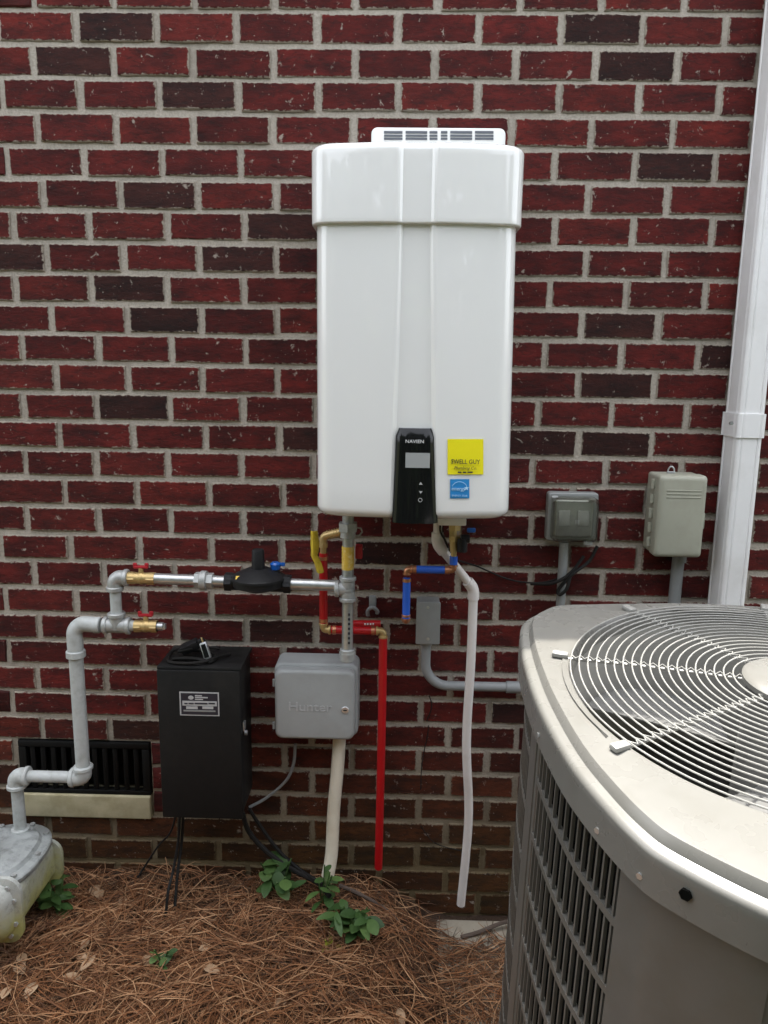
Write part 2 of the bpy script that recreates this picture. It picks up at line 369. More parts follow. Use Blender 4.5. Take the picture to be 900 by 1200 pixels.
# ------------------------------------------------------------------ brick wall
JOINTS = {1:[(0,90,32),(1,184,32),(2,278.5,32.5),(3,372.5,32.5),(6,658,33),(7,754.3,33),(8,851.7,33)],
2:[(-.5,37,74),(.5,131,74),(1.5,224.5,74),(2.5,320,74.5),(3.5,416,74.5),(5.5,604,75),(6.5,697.7,75),(7.5,793.3,75)],
3:[(0,94.5,112),(1,187.5,112),(2,280,112.5),(3,374,113),(6,656,114),(7,750.7,114),(8,845.3,114)],
4:[(-.5,42,151),(.5,133.5,151),(1.5,224.5,152),(2.5,318,152),(3.5,414,153),(6.5,691.7,155),(7.5,787,155)],
5:[(-1,8.5,190),(0,99.5,190),(1,191,191),(2,284,192),(6,650.7,195),(7,745,195),(8,838.7,195)],
6:[(-.5,50,229),(.5,140.5,229),(1.5,231,230),(2.5,324,230),(6.5,689.3,232.5),(7.5,781.7,232.5)],
7:[(-1,17,266),(0,105.5,266),(1,198,267),(2,290,267),(6,652.3,270),(7,744.3,270),(8,836.7,270)],
8:[(-.5,54,303),(.5,143,303),(1.5,232.5,304),(2.5,322.5,304),(6.5,687,308),(7.5,780,308)],
9:[(-1,19,339),(0,108,339),(1,197,340),(2,287.5,341),(6,646.3,346),(7,735,346),(8,828.3,346)],
10:[(-.5,59,376),(.5,149,376),(1.5,235.5,377),(2.5,324.4,378),(6.5,682,380.5),(7.5,771.7,380.5)],
11:[(-1,28.4,410),(0,117,410),(1,202.7,411),(2,289.8,412),(6,640.3,415),(7,729.3,415),(8,819.3,415)],
12:[(-.5,65,444.4),(.5,149,444.4),(1.5,235.6,445),(2.5,323.5,446),(6.5,677.3,450),(7.5,767.3,450)],
13:[(-1,27.5,479),(0,113.3,479),(1,199,480),(2,284.4,480),(6,629.7,484),(7,716.3,484),(8,804,484)],
14:[(-.5,68.4,511),(.5,155.6,511),(1.5,240.4,512),(2.5,327,513),(6.5,678.7,518),(7.5,764.7,518)],
15:[(-1,28.4,544),(0,111.5,544),(1,195.5,545),(2,281.8,546),(6,621.7,550.7),(7,707.7,550.7),(8,796.7,550.7)],
16:[(-.5,76,578),(.5,161,578),(1.5,245.8,579),(2.5,333,580),(6.5,672,583)],
17:[(-1,30.7,610),(0,115.5,610),(1,199.5,611),(2,284,612),(6,621.7,616.7),(7,707,616.7)],
18:[(-1.5,1.5,643),(-.5,83.5,643),(.5,164,644),(1.5,248,644.5),(2.5,330.7,645),(7.5,749,648)],
19:[(-1,40.4,673.5),(0,122,674),(1,204,675)],
20:[(-1.5,7,705),(-.5,91,706),(.5,170,706.5),(1.5,248.4,707),(2.5,333,708)],
21:[(-1,45.8,737),(1,206.7,738),(2,288.4,739),(3,370,740)],
22:[(-1.5,11,767),(.5,168.4,768),(2.5,332.4,770),(5.5,574.7,773)],
23:[(-1,43,797),(0,123,798),(5,526,803)],
24:[(-1.5,15,827),(.5,173,828),(4.5,493,832),(5.5,572.8,833)],
25:[(-1,48.4,856),(0,127,857),(5,522.7,862)],
26:[(2.5,333.7,888),(3.5,411.7,889),(4.5,490.7,891),(5.5,570,892)],
27:[(3,364.3,917),(5,522.7,920)], 28:[(2.5,331.7,945),(3.5,411.7,946),(4.5,491,948),(5.5,570,949)],
29:[(2,286.7,973),(3,364.3,974),(5,520.8,976)], 30:[(.5,181.7,999),(1.5,256,1000),(3.5,412,1002),(4.5,488.8,1003),(5.5,565.3,1004)],
31:[(1,213,1027),(2,289,1027.5),(4,443.4,1030),(5,520.5,1031)]}
rows = {}
for r in range(-8, 35):
    if r in JOINTS:
        js = [(u, at(px, py, 0)) for u, px, py in JOINTS[r]]
        z = .5*sum(p.z for _, p in js)/len(js) + .5*(33-r)*COURSE
        known = {u: .75*p.x + .25*(u*PITCH_X) for u, p in js}
    else: z = (33-r)*COURSE; known = {}
    rows[r] = (z, known)
def joint_x(r, u):
    k = rows[r][1]
    if u in k: return k[u]
    us = sorted(k)
    if not us: return u*PITCH_X + .012*math.sin(r*2.7)
    lo = [a for a in us if a < u]; hi = [a for a in us if a > u]
    if lo and hi: a, b = lo[-1], hi[0]; return k[a] + (k[b]-k[a])*(u-a)/(b-a)
    if lo: return k[lo[-1]] + (u-lo[-1])*PITCH_X
    return k[hi[0]] - (hi[0]-u)*PITCH_X
BW, BH = .190, .0665
def brick_mesh(i):
    rg = random.Random(i); out = []; hw, hh = BW/2, BH/2
    n_l, n_s = 8, 3
    for sx, z in ((1, -hh),):
        pass
    edge = [(-hw+BW*k/n_l, -hh) for k in range(n_l)] + [(hw, -hh+BH*k/n_s) for k in range(n_s)] + [(hw-BW*k/n_l, hh) for k in range(n_l)] + [(-hw, hh-BH*k/n_s) for k in range(n_s)]
    n = len(edge); rings = []
    ed = [(x+rg.uniform(-.0015, .0015), z+rg.uniform(-.0013, .0013)) for x, z in edge]
    tilt = rg.uniform(-.0012, .0012); tz = rg.uniform(-.001, .001)
    def ring(ins, y, jit=0): return [Vector((x*(1-ins/hw), y+tilt*x/hw+tz*z/hh+rg.uniform(-jit, jit), z*(1-ins/hh))) for x, z in ed]
    mb = MB(); mb.loft([ring(0, .03), ring(0, .0026, .0008), ring(.0030, 0, .0006)], cap0=False)
    me = bpy.data.meshes.new('brick'); me.from_pydata(mb.v, [], mb.f); me.polygons.foreach_set('use_smooth', [True]*(2*n)+[False]); fix_normals(me)
    me.materials.append(M['brick']); return me
BM = [brick_mesh(i) for i in range(14)]
WX0, WX1, WZ1 = -2.6, 4.6, 3.25
VENT = (at(20, 868, 0), at(180, 958, 0))                # opening of the foundation vent
vx0, vx1 = VENT[0].x, VENT[1].x; vz0, vz1 = at(100, 957, 0).z, at(100, 868, 0).z
wall = thing('brick_wall', (1, 0, 0), 'dark red brick house wall with pale mortar joints behind everything', 'wall')
DARK = {(1,0),(2,-.5),(3,1),(6,.5),(7,2),(8,-1.5),(10,.5),(1,6),(2,6.5),(5,7),(10,6.5),(14,5.5),(12,6.5),(18,3.5),(14,6.5),(21,2),(8,1.5),(13,0),(24,5.5)}
cands = []
for r, (z, _) in rows.items():
    if z > WZ1-.03 or z < -.02: continue
    half = (r % 2 == 0); u = -13 + (.5 if half else 0)
    while u < 24:
        x0, x1 = joint_x(r, u), joint_x(r, u+1); jw = .0075
        a, b = x0+jw, x1-jw
        segs = [(a, b)]
        if z-BH/2 < vz1-.012 and z+BH/2 > vz0+.012:
            segs = []
            if a < vx0-.004: segs.append((a, min(b, vx0-.003)))
            if b > vx1+.004: segs.append((max(a, vx1+.003), b))
        for a, b in segs:
            if b-a < .02 or b < WX0 or a > WX1: continue
            x = (a+b)/2; q = [proj((xx, 0, zz)) for xx in (a, b) for zz in (z-BH/2, z+BH/2)]
            px0, px1 = max(0, min(p[0] for p in q)), min(900, max(p[0] for p in q)); py0, py1 = max(0, min(p[1] for p in q)), min(1200, max(p[1] for p in q))
            area = max(0, px1-px0)*max(0, py1-py0)
            for hx0, hx1, hy0, hy1 in ((368, 612, 165, 608), (612, 900, 735, 1200), (190, 285, 785, 955), (846, 884, 0, 712)):
                ox = max(0, min(px1, hx1)-max(px0, hx0)); oy = max(0, min(py1, hy1)-max(py0, hy0)); area -= ox*oy
            cands.append((area, r, u, x, z, b-a))
        u += 1
cands.sort(key=lambda c: -c[0])
rb = random.Random(3); rest = MB()
for i, (area, r, u, x, z, wd) in enumerate(cands):
    me = BM[rb.randrange(len(BM))]; flip = rb.random() < .5
    if i < 300 and area > 60:
        o = bpy.data.objects.new('brick', me); C.objects.link(o); o.parent = wall
        o.location = Vector((x+rb.gauss(0, .0008), rb.uniform(-.0022, .0016), z+rb.gauss(0, .0011))) - Vector((1, 0, 0)); o.scale = ((wd-rb.uniform(-.002, .003))/BW, 1, rb.uniform(.965, 1.035))
        o.rotation_euler = (0, rb.gauss(0, .004), 0)
        t = rb.random(); k = rb.uniform(.75, 1.22)
        c = (.084*k, .0082*k, .0074*k)
        if t < .02 or (r, u) in DARK: c = (.034*k, .0090*k, .0078*k)
        elif t > .84: c = (.092*k, .0100*k, .0082*k)
        if r >= 25:                                     # lowest courses carry soil splash and algae
            s = min(1, (r-24)/6)*rb.uniform(.75, 1); c = tuple(a*(1-s)+b*s for a, b in zip(c, (.060*k, .029*k, .0075*k)))
        o.color = (*c, 1)
    else:
        vs = [(v.co.x*wd/BW+x, v.co.y, v.co.z+z) for v in me.vertices]
        rest.add(vs, [tuple(p.vertices) for p in me.polygons])
tag(rest.build('brick_remainder', M['brick_rest'], wall), kind='stuff')
g = MB(); yb = .0060
def quad(x0, x1, z0, z1): g.add([(x0, yb, z0), (x1, yb, z0), (x1, yb, z1), (x0, yb, z1)], [(0, 1, 2, 3)], False)
quad(WX0, vx0, -.1, WZ1); quad(vx1, WX1, -.1, WZ1); quad(vx0, vx1, vz1, WZ1); quad(vx0, vx1, -.1, vz0)
for (a, b) in (((vx0, vz0), (vx0, vz1)), ((vx1, vz1), (vx1, vz0)), ((vx0, vz1), (vx1, vz1)), ((vx1, vz0), (vx0, vz0))):
    g.add([(a[0], yb, a[1]), (b[0], yb, b[1]), (b[0], .12, b[1]), (a[0], .12, a[1])], [(0, 1, 2, 3)], False)
g.add([(vx0, .12, vz0), (vx1, .12, vz0), (vx1, .12, vz1), (vx0, .12, vz1)], [(0, 1, 2, 3)], False)
g.box((WX0, .13, -.1), (WX1, .3, WZ1))
g.build('mortar', M['mortar'], wall)
# eave of the house above the frame: it keeps the wall in shade
EH = 3.16; y_edge = -.776; ov = -y_edge - (EH+.10-1.2)/math.tan(SUN_EL)
eave = thing('house_eave', (1, 0, EH), 'white soffit and gutter overhanging the top of the brick wall', 'eave')
MB().box((WX0, -ov+.10, EH), (WX1, .3, EH+.03)).build('soffit', M['soffit'], eave)
MB().box((WX0, -ov, EH-.02), (WX1, -ov+.1, EH+.10), .01).build('gutter', M['soffit'], eave)
MB().add([(WX0, -ov+.05, EH+.10), (WX1, -ov+.05, EH+.10), (WX1, 3.5, EH+1.5), (WX0, 3.5, EH+1.5), (WX0, -ov+.05, EH+.06), (WX1, -ov+.05, EH+.06), (WX1, 3.5, EH+1.4), (WX0, 3.5, EH+1.4)],
         [(0, 1, 2, 3), (7, 6, 5, 4), (0, 4, 5, 1), (1, 5, 6, 2), (2, 6, 7, 3), (3, 7, 4, 0)], False).build('roof', M['shingle'], eave)

# ------------------------------------------------------------------ foundation vent
t = thing('foundation_vent', (.5*(vx0+vx1), 0, vz0), 'black slatted foundation vent with a cream sill set low in the wall', 'vent')
zs = at(100, 932, -.01).z
mb = MB(); plate(mb, rrect(vx0+.004, vx1-.004, vz0+.003, zs, .004), .05, -.012, .004); mb.build('sill', M['limestone'], t)
mb = MB()
mb.box((vx0+.003, -.004, vz1-.022), (vx1-.003, .02, vz1-.003), .002); mb.box((vx0+.003, -.004, zs+.001), (vx1-.003, .02, zs+.014), .002)
mb.box((vx0+.003, -.004, zs+.015), (vx0+.026, .02, vz1-.023), .002); mb.box((vx1-.026, -.004, zs+.015), (vx1-.003, .02, vz1-.023), .002)
mb.build('frame', M['vent_black'], t)
for k in range(11):
    x = vx0+.045 + (vx1-vx0-.09)*k/10
    MB().box((x-.007, -.001, zs+.015), (x+.007, .022, vz1-.023), .002, M=Matrix.Translation((x, 0, 0)) @ Matrix.Rotation(.35, 4, 'Z') @ Matrix.Translation((-x, 0, 0))).build('slat', M['vent_black'], t)
MB().box((vx0+.01, .06, zs), (vx1-.01, .065, vz1-.01)).build('damper', M['vent_black'], t)

# ------------------------------------------------------------------ water heater
YF = -.345
hx = (at(370, 330, YF).x + at(604, 330, YF).x)/2
hw = (at(604, 330, YF).x - at(370, 330, YF).x)/2
zb, zt = at(490, 609, YF).z, at(490, 250, YF).z
heater = thing('water_heater', (hx, -.17, zb), 'white tankless water heater hung on the brick wall', 'water heater')
def outline(hwid, yf, yback, cw, ch, inset=0.0, rc=.048):
    w_ = hwid-inset; yf = yf+inset; pts = [(-w_, yback)]
    for k in range(9): a = rad(180+90*k/8); pts.append((-w_+rc+rc*math.cos(a), yf+rc+.006+rc*math.sin(a)))
    def fr(x): return yf+.006 - .014*(1-(x/(w_-rc))**2) if abs(x) < w_-rc else yf+.006
    fs = [(-w_+rc)+(w_-rc-cw-.012)*k/7 for k in range(1, 7)]
    cen = [-cw-.012, -cw-.006, -cw-.001, -cw+.004, -cw*.5, 0, cw*.5, cw-.004, cw+.001, cw+.006, cw+.012]
    for x in fs + cen + [-v for v in fs[::-1]]:
        d = ch*(1-smooth(cw-.006, cw+.006, abs(x))); pts.append((x, fr(x)+d))
    for k in range(9): a = rad(270+90*k/8); pts.append((w_-rc+rc*math.cos(a), yf+rc+.006+rc*math.sin(a)))
    pts.append((w_, yback)); return pts
m5 = mpp((hx, YF, 1.6))
def body_rings(z0, z1, hw0, hw1, yf, cw0, cw1, ch, r0, r1, n=14):
    zs_ = []
    for k in range(7): zs_.append((z0 + r0*(1-math.cos(rad(90*k/6))), r0*(1-math.sin(rad(90*k/6)))))
    for k in range(1, n): zs_.append((z0+r0+(z1-r1-z0-r0)*k/n, 0))
    for k in range(6, -1, -1): zs_.append((z1 - r1*(1-math.cos(rad(90*k/6))), r1*(1-math.sin(rad(90*k/6)))))
    out = []
    for z, ins in zs_:
        s = (z-z0)/(z1-z0); dx = 3.2*m5*max(0, (zt-z)/(zt-zb))       # hung a touch out of plumb
        out.append([Vector((hx+dx+x, y, z)) for x, y in outline(hw0+(hw1-hw0)*s, yf, -.03, cw0+(cw1-cw0)*s, ch, ins)])
    return out
ncol = 18*m5; wcol = 25*m5
hw += 1.6*m5; hwb = (at(598, 560, YF).x-at(374.5, 560, YF).x)/2 + 4.5*m5
mb = MB(); mb.loft(body_rings(zb, zt, hwb, hw, YF, wcol, ncol*.92, .010, .024, .004)); case = mb.build('casing', M['white'], heater)
zc0, zc1 = at(490, 262, YF-.008).z, at(490, 166, YF-.008).z
hwc = (at(613, 240, YF-.008).x-at(367.5, 240, YF-.008).x)/2 + 3.6*m5
mb = MB(); mb.loft(body_rings(zc0, zc1, hwc, hwc*1.0, YF-.012, ncol, ncol, .008, .004, .016)); cap_ = mb.build('vent_cap', M['white'], heater)
# louvred outlet on top
YV = -.20; a, b = at(435, 166, YV), at(593, 150, YV)
mb = MB(); plate(mb, rrect(a.x, b.x, zc1-.03, b.z, .014), -.05, YV, .004); outlet = mb.build('exhaust_outlet', M['white_plastic'], heater)
for (u0, u1) in ((330, 395), (406, 482), (490, 518), (530, 553), (563, 640), (650, 715)):
    for v0, v1 in ((71, 79), (84, 90), (94, 101)):
        p, q = at(340+u0/3, 130+v1/3, YV-.001), at(340+u1/3, 130+v0/3, YV-.001)
        if p.z > zc1+.001 or v0 < 90: MB().box((p.x, YV-.0015, p.z), (q.x, YV+.004, q.z)).build('louvre_slot', M['slot'], outlet)
# control panel
YP = YF-.010
def pw(px, py): return at(px, py, YP)
zt_, zb_ = pw(486, 502).z, pw(486, 613).z
mb = MB(); rings = []
for i in range(13):
    s = i/12; z = zb_+(zt_-zb_)*s; hwid = (27.5*(1-s)+22.0*s - 3.0*smooth(.93, 1, s))*m5; xc = pw(486.5, 600-95*s).x
    dep = .010*(1-smooth(.94, 1.0, s)) + .002
    rings.append([Vector((xc-hwid, YP+.03, z))] + [Vector((xc+hwid*t_, YP+.008-dep*(1-(abs(t_))**6)-.004*(1-t_*t_), z)) for t_ in (-1, -.97, -.9, -.7, -.4, 0, .4, .7, .9, .97, 1)] + [Vector((xc+hwid, YP+.03, z))])
mb.loft(rings); panel = mb.build('control_panel', M['black_gloss'], heater)
YQ = YP-.0075
def rect(name, x0, y0, x1, y1, y, mat, par, th=.0008):
    p, q = at(x0, y1, y), at(x1, y0, y); return MB().box((p.x, y-th/2, p.z), (q.x, y+th/2, q.z)).build(name, mat, par)
rect('display', 475, 531, 504, 548, YQ-.0006, M['lcd'], panel, .002)
text('lettering', 'NAVIEN', at(486, 517.5, YQ-.001), 5.6*m5, M['print_white'], panel, sx=1.1)
for (px, py, up) in ((493, 566.5, 1), (493, 577, -1)):
    c = at(px, py, YQ-.001); s = 2.2*m5
    MB().add([(c.x-s, c.y, c.z-s*.7*up), (c.x+s, c.y, c.z-s*.7*up), (c.x, c.y, c.z+s*.8*up)], [(0, 1, 2)], False).build('button_mark', M['print_grey'], panel)
c = at(492.5, 586, YQ-.001); MB().tube([c+Vector((math.cos(k*PI/8)*2.2*m5, 0, math.sin(k*PI/8)*2.2*m5)) for k in range(17)], .0006, 6).build('button_mark', M['print_grey'], panel)
# stickers
def sticker_y(px, py):
    p = at(px, py, YF-.008); k = (p.z-zb)/(zt-zb); x = p.x-hx-3.2*m5*(1-k); w_ = hwb+(hw-hwb)*k-.048
    return YF+.006-.014*(1-(x/w_)**2)-.0022
def wrap_sticker(name, x0, y0, x1, y1, mat):            # label that follows the curve of the casing
    n = 10; fr, bk = [], []
    for k in range(n+1):
        px = x0+(x1-x0)*k/n; y = sticker_y(px, (y0+y1)/2); a_, b_ = at(px, y1, y), at(px, y0, y); fr.append((a_, b_))
    vs = [p for ab in fr for p in ab]+[p+Y*.0006 for ab in fr for p in ab]; m = 2*(n+1)
    fs = [(2*k, 2*k+2, 2*k+3, 2*k+1) for k in range(n)]+[(m+2*k, m+2*k+1, m+2*k+3, m+2*k+2) for k in range(n)]
    fs += [(2*k, m+2*k, m+2*k+2, 2*k+2) for k in range(n)]+[(2*k+1, 2*k+3, m+2*k+3, m+2*k+1) for k in range(n)]+[(0, 1, m+1, m), (2*n, m+2*n, m+2*n+1, 2*n+1)]
    return MB().add(vs, fs, False).build(name, mat, case)
ys_ = sticker_y(524, 540)-.0002
st = wrap_sticker('yellow_sticker', 524.5, 514.5, 566.5, 556, M['yellow_sticker'])
st['label'] = 'square yellow sticker with lettering'
text('lettering', 'SWELL GUY', at(545.5, 541.3, ys_-.001), 7.6*m5, M['print_black'], st, sx=.84, off=.0001)
text('lettering', 'Plumbing Co.', at(545.5, 548.6, ys_-.001), 5.0*m5, M['print_black'], st, shear=.25)
for x0_, x1_ in ((536.5, 541), (542.2, 546.5), (547.7, 554)): rect('print_line', x0_, 552.7, x1_, 554.3, ys_-.001, M['print_black'], st, .0004)
ys2 = sticker_y(527, 572)-.0002
sb = wrap_sticker('blue_sticker', 527.5, 561.5, 550, 584, M['blue_sticker']); sb['label'] = 'small blue square label with white script'
pts = [at(538.5+9.5*math.cos(a), 574-9.5*math.sin(a), ys2-.001) for a in [rad(25+130*k/14) for k in range(15)]]
MB().tube(pts, .0005, 6).build('arc_mark', M['pale_blue'], sb)
text('lettering', 'energy', at(537, 572.8, ys2-.001), 6.2*m5, M['pale_blue'], sb, shear=.3)
c = at(546.8, 572, ys2-.001); MB().add([(c.x+(3.2 if k % 2 == 0 else 1.3)*m5*math.sin(k*PI/5), c.y, c.z+(3.2 if k % 2 == 0 else 1.3)*m5*math.cos(k*PI/5)) for k in range(10)], [tuple(range(10))], False).build('star_mark', M['pale_blue'], sb)
text('lettering', 'ENERGY STAR', at(538.7, 581, ys2-.001), 2.9*m5, M['pale_blue'], sb)
# underside bracket
p = at(513, 614, -.25); q = at(546, 606, -.25); MB().box((p.x, -.27, p.z), (q.x, -.2, q.z), .003).build('bracket', M['white_plastic'], heater)

# ------------------------------------------------------------------ gas riser under the heater, tee and drip leg
YG = -.15
def G(px, py, y=YG): return at(px, py, y)
mg = mpp(G(400, 690))
gas = thing('gas_pipe', G(407, 775), 'galvanised gas pipe tee under the heater with drip leg', 'pipe')
rp = 6.6*mg; x407 = G(407.5, 690).x
def V(py, y=YG): z = G(407, py, y).z; return Vector((x407, y, z))
mb = MB(); mb.cyl(V(600), V(628), rp*1.0); mb.hexa(V(612.5), V(622), rp*1.75); mb.cyl(V(622), V(630), rp*1.35, n=20, bev=.001); mb.build('union', M['cast'], gas)
MB().tube([V(618)+X*.022, V(619)+X*.034, V(623)+X*.037, V(627)+X*.030, V(628)+X*.016], .0024, 8).build('union_tab', M['cast'], gas)
MB().cyl(V(629), V(641), rp*.98).build('nipple', M['galv'], gas)
mb = MB(); mb.cyl(V(666), V(682), rp*.98)
for k in range(5): mb.cyl(V(667+k*2.2), V(668.2+k*2.2), rp*1.06)
mb.build('nipple', M['galv'], gas)
mb = MB(); mb.cyl(V(640), V(667), rp*1.06, n=18)
for k in range(7): mb.cyl(V(641+k*3.8), V(643.2+k*3.8), rp*1.10, n=18)
mb.build('taped_thread', M['yellow_tape'], gas)
mb = MB(); tee(mb, V(690), (Z, -Z, -X), rp*1.06, 14*mg); mb.build('tee', M['cast'], gas)
mb = MB(); mb.cyl(V(700), V(764), rp*1.0); mb.build('drip_leg', M['galv'], gas)
mb = MB(); mb.cyl(V(760), V(774), rp*1.38, n=20, bev=.002); mb.cyl(V(764), V(767), rp*1.48, n=20); mb.build('cap', M['cast'], gas)
M['faded_print'] = M['print_black']
for k_ in range(7): c_ = V(718+k_*5.5)+Vector((.005, -rp-.0004, 0)); MB().box(c_-Vector((.0028, .0004, .0035)), c_+Vector((.0028, .0012, .0030))).build('print_mark', M['print_black'], gas)

# ------------------------------------------------------------------ gas line with regulator to the left
rl = 6.6*mg
def H(px, py): return G(px, py)
line = thing('gas_supply_line', G(90, 905), 'grey gas supply piping with two red handled valves running from the meter', 'pipe')
zA = G(300, 684.5).z
def A(px):                                              # along the upper run (level)
    q = G(px, 684.5); return Vector((q.x, YG, zA + (G(140, 680).z-G(140, 684.5).z)*smooth(420, 130, px)))
mb = MB(); mb.cyl(A(334), A(397), rl); mb.build('pipe', M['galv'], line)
mb = MB(); mb.cyl(A(182), A(236), rl*.98); mb.cyl(A(246), A(274), rl*.98); mb.build('pipe', M['galv'], line)
mb = MB(); mb.hexa(A(229), A(236), rl*1.5); mb.cyl(A(235), A(243), rl*1.75, n=20, bev=.002); mb.hexa(A(243), A(250), rl*1.45); mb.build('union', M['cast'], line)
def valve(p, d, L, up):
    vb = MB(); vb.cyl(p, p+d*L, rl*1.05); vb.hexa(p, p+d*L*.28, rl*1.14); vb.hexa(p+d*L*.72, p+d*L, rl*1.14)
    b = bmesh.new(); bmesh.ops.create_uvsphere(b, u_segments=16, v_segments=10, radius=rl*1.14); b.transform(Matrix.Translation(p+d*L*.5)); vb.bm(b)
    vb.cyl(p+d*L*.5, p+d*L*.5+up*rl*1.9, rl*.45); o = vb.build('valve', M['brass'], line)
    c = p+d*L*.5+up*rl*2.0; hb = MB(); rd = d
    hb.box(c-Vector((.019, .006, .0035)), c+Vector((.019, .006, .0045)), .003)
    hb.box(c+Vector((-.021, -.004, -.002)), c+Vector((-.010, .004, .012)), .003); hb.box(c+Vector((.010, -.004, -.002)), c+Vector((.021, .004, .012)), .003)
    hb.build('handle', M['red_handle'], o); return o
valve(A(150), (A(182)-A(150)).normalized(), (A(182)-A(150)).length, Z)
xe = G(135, 690).x; pe = Vector((xe, YG, A(136).z))
mb = MB(); elbow(mb, pe, X, -Z, rl*1.08, 15*mg); mb.build('elbow', M['cast'], line)
zl = G(140, 733).z; pt = Vector((xe, YG, zl))
mb = MB(); mb.cyl(pe-Z*10*mg, pt+Z*8*mg, rl*.98); mb.build('nipple', M['grey_paint'], line)
mb = MB(); tee(mb, pt, (Z, X, -X), rl*1.12, 15*mg); mb.build('tee', M['cast'], line)
pv = Vector((G(158, 733).x, YG, zl)); mb = MB(); mb.cyl(pt+X*10*mg, pv, rl*.95); mb.build('nipple', M['grey_paint'], line)
valve(pv, X, 27*mg, Z)
pp = pv+X*27*mg; mb = MB(); mb.cyl(pp, pp+X*7*mg, rl*.75); mb.box(pp+Vector((6*mg, -.007, -.007)), pp+Vector((10*mg, .007, .007)), .001); mb.build('plug', M['galv'], line)
pl = G(89, 768); pl = Vector((pl.x, YG, pl.z)); rd = 8.4*mg; ptop = Vector((pl.x, YG, zl))
mb = MB(); mb.tube(fillet([Vector((pl.x, YG, G(88, 766).z)), ptop+Z*2*mg, ptop+X*30*mg], 30*mg, 12), rl*1.42, 18)
mb.cyl(Vector((pl.x, YG, G(88, 762).z)), Vector((pl.x, YG, G(88, 770).z)), rd*1.35, n=20, bev=.002); mb.cyl(ptop+X*24*mg, ptop+X*32*mg, rd*1.15, n=20, bev=.002)
mb.build('elbow', M['grey_paint'], line)
plow = Vector((pl.x, YG, G(96, 911).z))
mb = MB(); mb.cyl(Vector((pl.x, YG, G(88, 768).z)), plow+Z*8*mg, rd); mb.build('pipe', M['grey_paint'], line)
mb = MB(); elbow(mb, plow, Z, -X, rd, 15*mg); mb.build('elbow', M['grey_paint'], line)
pm = Vector((G(19, 911).x, YG, plow.z))
mb = MB(); mb.cyl(plow-X*8*mg, pm+X*8*mg, rd*.85); mb.build('pipe', M['grey_paint'], line)
mb = MB(); elbow(mb, pm, X, -Z, rd, 15*mg); mb.build('elbow', M['grey_paint'], line)
zm = G(20, 972).z
mb = MB(); mb.cyl(pm-Z*8*mg, Vector((pm.x, YG, zm)), rd*.88); mb.build('pipe', M['grey_paint'], line)
# regulator
pr = (A(270)+A(336))/2; R_ = 30*mg
reg = thing('gas_regulator', pr-Z*.03, 'black round gas regulator with blue capped vent in the horizontal gas line', 'regulator')
mb = MB(); mb.cyl(A(266), A(340), rl*1.5, n=18, bev=.002); mb.tube([pr-Z*.018, pr-Z*.006, pr+Z*.008, pr+Z*.010], [R_*.55, R_*.98, R_, R_], 32)
mb.hexa(A(264), A(272), rl*1.7); mb.hexa(A(333), A(341), rl*1.7); mb.build('body', M['black_plastic'], reg)
mb = MB(); mb.tube([pr+Z*.0105, pr+Z*.017, pr+Z*.024, pr+Z*.034, pr+Z*.040], [R_*1.06, R_*1.06, R_*.92, R_*.6, R_*.42], 32); lid = mb.build('diaphragm_cover', M['black_plastic'], reg)
mb = MB(); mb.tube([pr+Z*.036, pr+Z*.088, pr+Z*.091], [.0175, .0160, .0145], 18); mb.build('spring_tower', M['black_plastic'], reg)
pb = pr+Vector((.044, .01, .0)); mb = MB(); mb.cyl(pb+Z*.018, pb+Z*.036, .012); mb.build('vent_boss', M['black_plastic'], reg)
mb = MB(); mb.tube([pb+Z*.036, pb+Z*.050, pb+Z*.055], [.0125, .0145, .009], 16); mb.box(pb+Vector((.008, -.003, .044)), pb+Vector((.026, .003, .054)), .002); mb.build('vent_plug', M['blue_cap'], reg)
for k in range(8):
    a = k*PI/4+.3; c = pr+Vector((math.cos(a)*R_*.96, math.sin(a)*R_*.96, .014)); MB().hexa(c, c+Z*.005, .004).build('screw', M['galv'], reg)
c = pr+Vector((-.036, -.040, .0235)); MB().box(c-Vector((.016, .006, .0008)), c+Vector((.016, .006, .0008)), M=Matrix.Translation(c) @ Matrix.Rotation(.55, 4, 'X') @ Matrix.Translation(-c)).build('data_tag', M['yellow_tape'], reg)

# ------------------------------------------------------------------ hot water line (red)
YR = -.09; mr = mpp(G(378, 690, YR))
def Rr(px, py, y=YR): return at(px, py, y)
hot = thing('hot_water_pipe', Rr(443, 1017, -.05), 'red hot water pipe stepping down beside the grey controller box', 'pipe')
x378 = Rr(379, 690).x; zH = Rr(410, 738.5).z; r_ = 4.9*mr; x447 = Rr(449, 745).x
top = Vector((x378, YR, Rr(378, 648).z)); cor = Vector((x378, YR, zH)); c2 = Vector((x447, YR, zH))
mb = MB(); mb.cyl(top, cor+Z*8*mr, r_); mb.build('pipe', M['red_pex'], hot)
mb = MB(); mb.cyl(cor+X*9*mr, c2-X*8*mr, r_); mb.build('pipe', M['red_pex'], hot)
end = Rr(443.5, 1017, -.055); mb = MB(); mb.tube(spline([c2-Z*8*mr, c2-Z*.25+Y*.004, Vector((end.x+.002, -.07, end.z+.2)), end]), r_*1.04); mb.build('pipe', M['red_pex'], hot)
for p, d1, d2 in ((cor, Z, X), (c2, -X, -Z)):
    mb = MB(); elbow(mb, p, d1, d2, r_*.75, 8*mr, 1.15, 1.5); mb.build('elbow', M['brass'], hot)
for p, d in ((cor+X*13*mr, X), (c2-X*12*mr, X), (cor+Z*12*mr, Z), (top-Z*6*mr, Z)):
    mb = MB(); mb.cyl(p-d*2*mr, p+d*2*mr, r_*1.12); mb.build('crimp_ring', M['copper'], hot)
